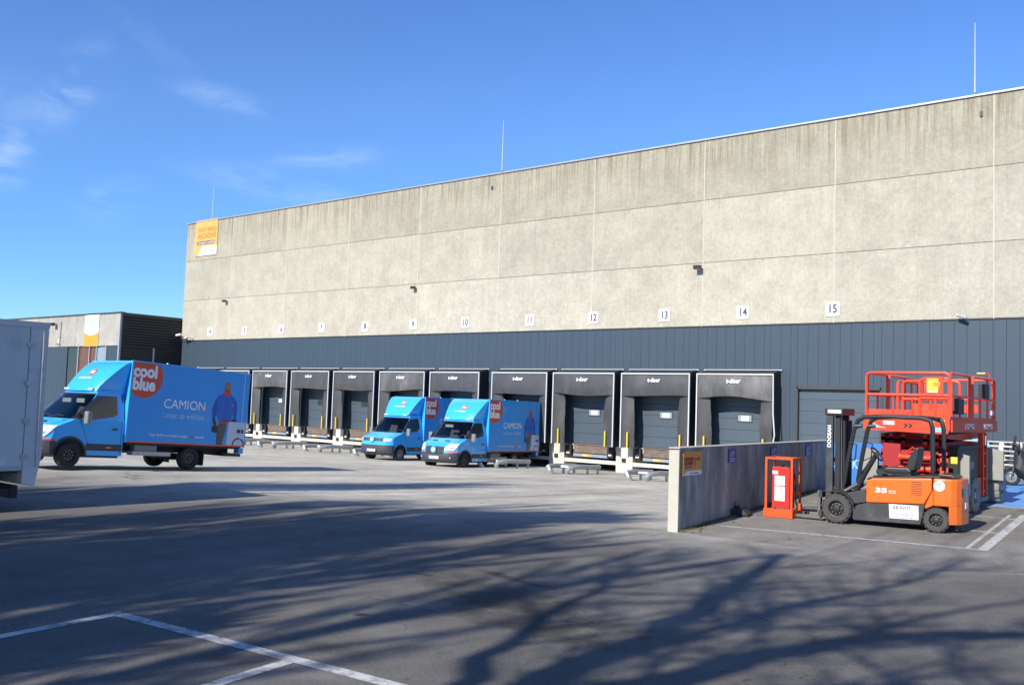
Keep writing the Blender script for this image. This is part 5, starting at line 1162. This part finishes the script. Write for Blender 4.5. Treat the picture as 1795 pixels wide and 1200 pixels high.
for s in (-1, 1):
    MB().tube([(-.52, s*.3, 1.0), (-.56, s*.36, 1.16)], .01, 6).build('mirror_stem', 'forklift_black', t); MB().lathe([(-.015, .02), (-.01, .07), (.01, .07), (.015, .02)], (-.57, s*.38, 1.19), 'x', 12).build('mirror', 'forklift_black', t)
MB().box(-.66, -.50, -.13, .13, .98, 1.18).build('headlamp_cowl', 'cover_black', t, bevel=.04); MB().lathe([(-.03, .03), (-.01, .07), (.02, .08)], (-.66, -.02, 1.06), 'x', 14).build('headlamp', 'window_light', t)
MB().prism([(-.98, .30), (-.97, .42), (-.86, .52), (-.70, .56), (-.54, .50), (-.46, .38), (-.52, .36), (-.60, .44), (-.72, .49), (-.85, .45), (-.92, .36), (-.92, .28)], 'y', -.09, .09).build('front_fender', 'cover_black', t, bevel=.01)
for s in (-1, 1): MB().tube([(-.72, s*.10, .24), (-.62, s*.10, .62), (-.56, s*.06, .95)], .022, 6).build('front_fork', 'steel_worn', t)
MB().prism([(-.70, 1.0), (-.62, 1.42), (-.60, 1.42), (-.66, 1.0)], 'y', -.2, .2).build('windshield', 'glass_dark', t)
MB().box(-.3, .75, -.28, -.24, .22, .27).build('floor_rail', 'steel_worn', t)
t = thing('parked_bicycle', 'dark bicycle standing behind the black scooter', 'bicycle', (-5.9, 31.5, .42), R_(-6))
for x in (-.52, .52):
    ring = [(x+.33*math.cos(6.28318*k/24), 0, .34+.33*math.sin(6.28318*k/24)) for k in range(25)]
    w_ = MB().tube(ring, .02, 6).build('wheel', 'tyre', t, smooth=True); sp = MB()
    for k in range(10): sp.cyl((x, 0, .34), (x+.32*math.cos(k*.628), 0, .34+.32*math.sin(k*.628)), .003, n=3)
    sp.build('spokes', 'rim_grey', w_)
MB().tube([(-.52, 0, .34), (-.18, 0, .80), (.36, 0, .84), (.02, 0, .32), (-.18, 0, .80)], .018, 6).build('frame', 'forklift_black', t); MB().tube([(.52, 0, .34), (.36, 0, .84), (.33, 0, 1.0)], .016, 6).build('fork', 'forklift_black', t)
MB().tube([(.25, -.28, 1.04), (.33, -.1, 1.0), (.33, .1, 1.0), (.25, .28, 1.04)], .014, 6).build('handlebar', 'forklift_black', t); MB().box(-.32, -.06, -.06, .06, .86, .91).build('saddle', 'seat_vinyl', t, bevel=.02); MB().cyl((-.18, 0, .8), (-.19, 0, .87), .015).build('seat_post', 'steel_worn', t)

# ---------------------------------------------------------------- bare trees behind the camera (they throw the shadows on the road)
mat('bark', (.11, .09, .07), .95, var=.3, vscale=6, bump=.4)
rnd = random.Random(11)
class Twigs(MB):
    def limb(s, pts, r0, r1, n=5): return s.tube(pts, r0, n, r1)
def curve(p, d, ln, bend, seg, wob):
    pts = [Vector(p)]; d = Vector(d).normalized()
    for k in range(seg):
        d = (d+Vector(bend)*(1/seg)+Vector((rnd.gauss(0, wob), rnd.gauss(0, wob), rnd.gauss(0, wob*.6)))).normalized(); pts.append(pts[-1]+d*(ln/seg))
    return pts
def poplar(loc, h, wid, lab, dens=1.):
    t = thing('poplar_tree', lab, 'tree', loc, group='bare trees behind the photographer')
    tr = Twigs(); tr.limb([(0, 0, -.3), (.05, 0, h*.3), (-.04, .05, h*.6), (.02, 0, h*.92)], .30, .05, 10); tr.build('trunk', 'bark', t, smooth=True)
    cr = Twigs(); n = int(150*dens)
    for i in range(n):
        f = (i+.5)/n; z = h*(.12+.80*f); a = i*2.4+rnd.uniform(-.4, .4); env = wid*(.62+.38*math.sin(min(1, f*1.3)*3.14))*(1-.45*f**3)
        ln = (h*.22)*(1-.45*f)*rnd.uniform(.7, 1.15); out = env/ln*.85*rnd.choice((.35, .6, .8, 1.0, 1.25, 1.7))
        pts = curve((0, 0, z), (math.cos(a)*out*1.5, math.sin(a)*out*1.5, 1.0), ln, (-math.cos(a)*out*.8, -math.sin(a)*out*.8, .35), 5, .05)
        r = .07*(1-.5*f); cr.limb(pts, r, .016, 4)
        for j in range(8):
            q = pts[1+j % 4]; a2 = a+rnd.uniform(-.5, .5); l2 = ln*rnd.uniform(.3, .6); dd = (pts[2+j % 4]-pts[1+j % 4]).normalized() if j % 4 < 4 else None
            p2 = curve(q, (dd.x+math.cos(a2)*.16, dd.y+math.sin(a2)*.16, dd.z), l2, (0, 0, .2), 3, .05); cr.limb(p2, .028, .010, 3)
            for m_ in range(2):
                a3 = a2+rnd.uniform(-1.2, 1.2); cr.limb(curve(p2[1+m_], (dd.x+math.cos(a3)*.25, dd.y+math.sin(a3)*.25, dd.z), l2*.55, (0, 0, .3), 2, .1), .02, .008, 3)
    cr.build('crown', 'bark', t, fix=False)
poplar((-12.4, -9.0, 0), 17.5, 3.2, 'tall bare poplar behind the photographer, nearest to the white truck bay', 7)
poplar((-20.6, -8.5, 0), 20.5, 2.3, 'tallest bare poplar behind the photographer, far left', 1.9)
poplar((-16.2, -12.5, 0), 18.0, 2.0, 'slim bare poplar behind the photographer, between the two tall ones', 1.3)
poplar((-9.8, -10.5, 0), 16.0, 2.6, 'loose bare poplar behind the photographer, next to the short one', .8)
poplar((-14.3, -11.5, 0), 19.5, 2.4, 'high bare poplar behind the photographer, beside the densest one', .7)
poplar((-7.4, -12.5, 0), 17.5, 2.3, 'loose bare poplar behind the photographer, behind the spreading tree', .35)
poplar((-8.6, -6.5, 0), 7.9, 2.0, 'short bare poplar behind the photographer, beside the spreading tree', 5)
def spreading():
    t = thing('spreading_tree', 'bare spreading tree right behind the photographer', 'tree', (-4.5, -6.0, 0), group='bare trees behind the photographer')
    tr = Twigs(); tr.limb([(0, 0, -.3), (.05, 0, 3), (-.1, .1, 6), (-.15, .1, 7.4)], .34, .24, 12); tr.build('trunk', 'bark', t, smooth=True)
    cr = Twigs()
    main = [([(-.15, .1, 7.0), (-.45, .3, 8.6), (-.7, .3, 9.8), (-1.3, .2, 11.6), (-2.0, .3, 13.6)], .24, .12), ([(-.15, .1, 7.2), (.25, -.3, 8.6), (.45, -.4, 9.8), (.9, -.3, 10.7), (1.9, 0, 11.4), (3.4, .2, 12.4)], .25, .11),
            ([(-.1, .1, 7.0), (-.9, -.5, 8.3), (-1.8, -.8, 10.0), (-2.9, -1, 12.4)], .16, .07), ([(.2, 0, 7.8), (1.2, .4, 8.8), (2.6, .6, 9.7), (4.6, .5, 10.9)], .17, .06), ([(0, 0, 6.2), (1.4, -.6, 7.4), (3.2, -1.0, 8.6), (5.2, -1.2, 9.4)], .18, .07),
            ([(-.45, .3, 8.8), (-.2, .8, 10.6), (.2, 1.0, 12.4), (.3, 1.1, 14.4)], .10, .04), ([(.9, -.3, 10.7), (1.1, -.5, 12), (1.8, -.8, 13.8)], .09, .03)]
    for pts, r0, r1 in main:
        P = [Vector(p) for p in pts]; Q = []
        for a, b_ in zip(P, P[1:]):
            for k in range(4): Q.append(a.lerp(b_, k/4)+Vector((rnd.gauss(0, .05), rnd.gauss(0, .05), 0)))
        Q.append(P[-1]); cr.limb(Q, r0, r1, 7)
        for j in range(2, len(Q)):
            for k in range(2):
                if rnd.random() < .55: continue
                a = rnd.uniform(0, 6.28); d = Vector((math.cos(a)*.9, math.sin(a)*.9, rnd.uniform(.2, .9)))
                p2 = curve(Q[j], d, rnd.uniform(.9, 2.2), (0, 0, .5), 5, .14); cr.limb(p2, .05, .014, 4)
                for m_ in range(9):
                    a = rnd.uniform(0, 6.28); p3 = curve(p2[1+m_ % 5], (math.cos(a), math.sin(a), .6), rnd.uniform(.4, 1.2), (0, 0, .3), 3, .16); cr.limb(p3, .018, .007, 3)
                    for q_ in range(2):
                        a = rnd.uniform(0, 6.28); cr.limb(curve(p3[1+q_], (math.cos(a), math.sin(a), .7), rnd.uniform(.25, .6), (0, 0, .3), 2, .16), .009, .005, 3)
    cr.build('crown', 'bark', t, fix=False)
spreading()
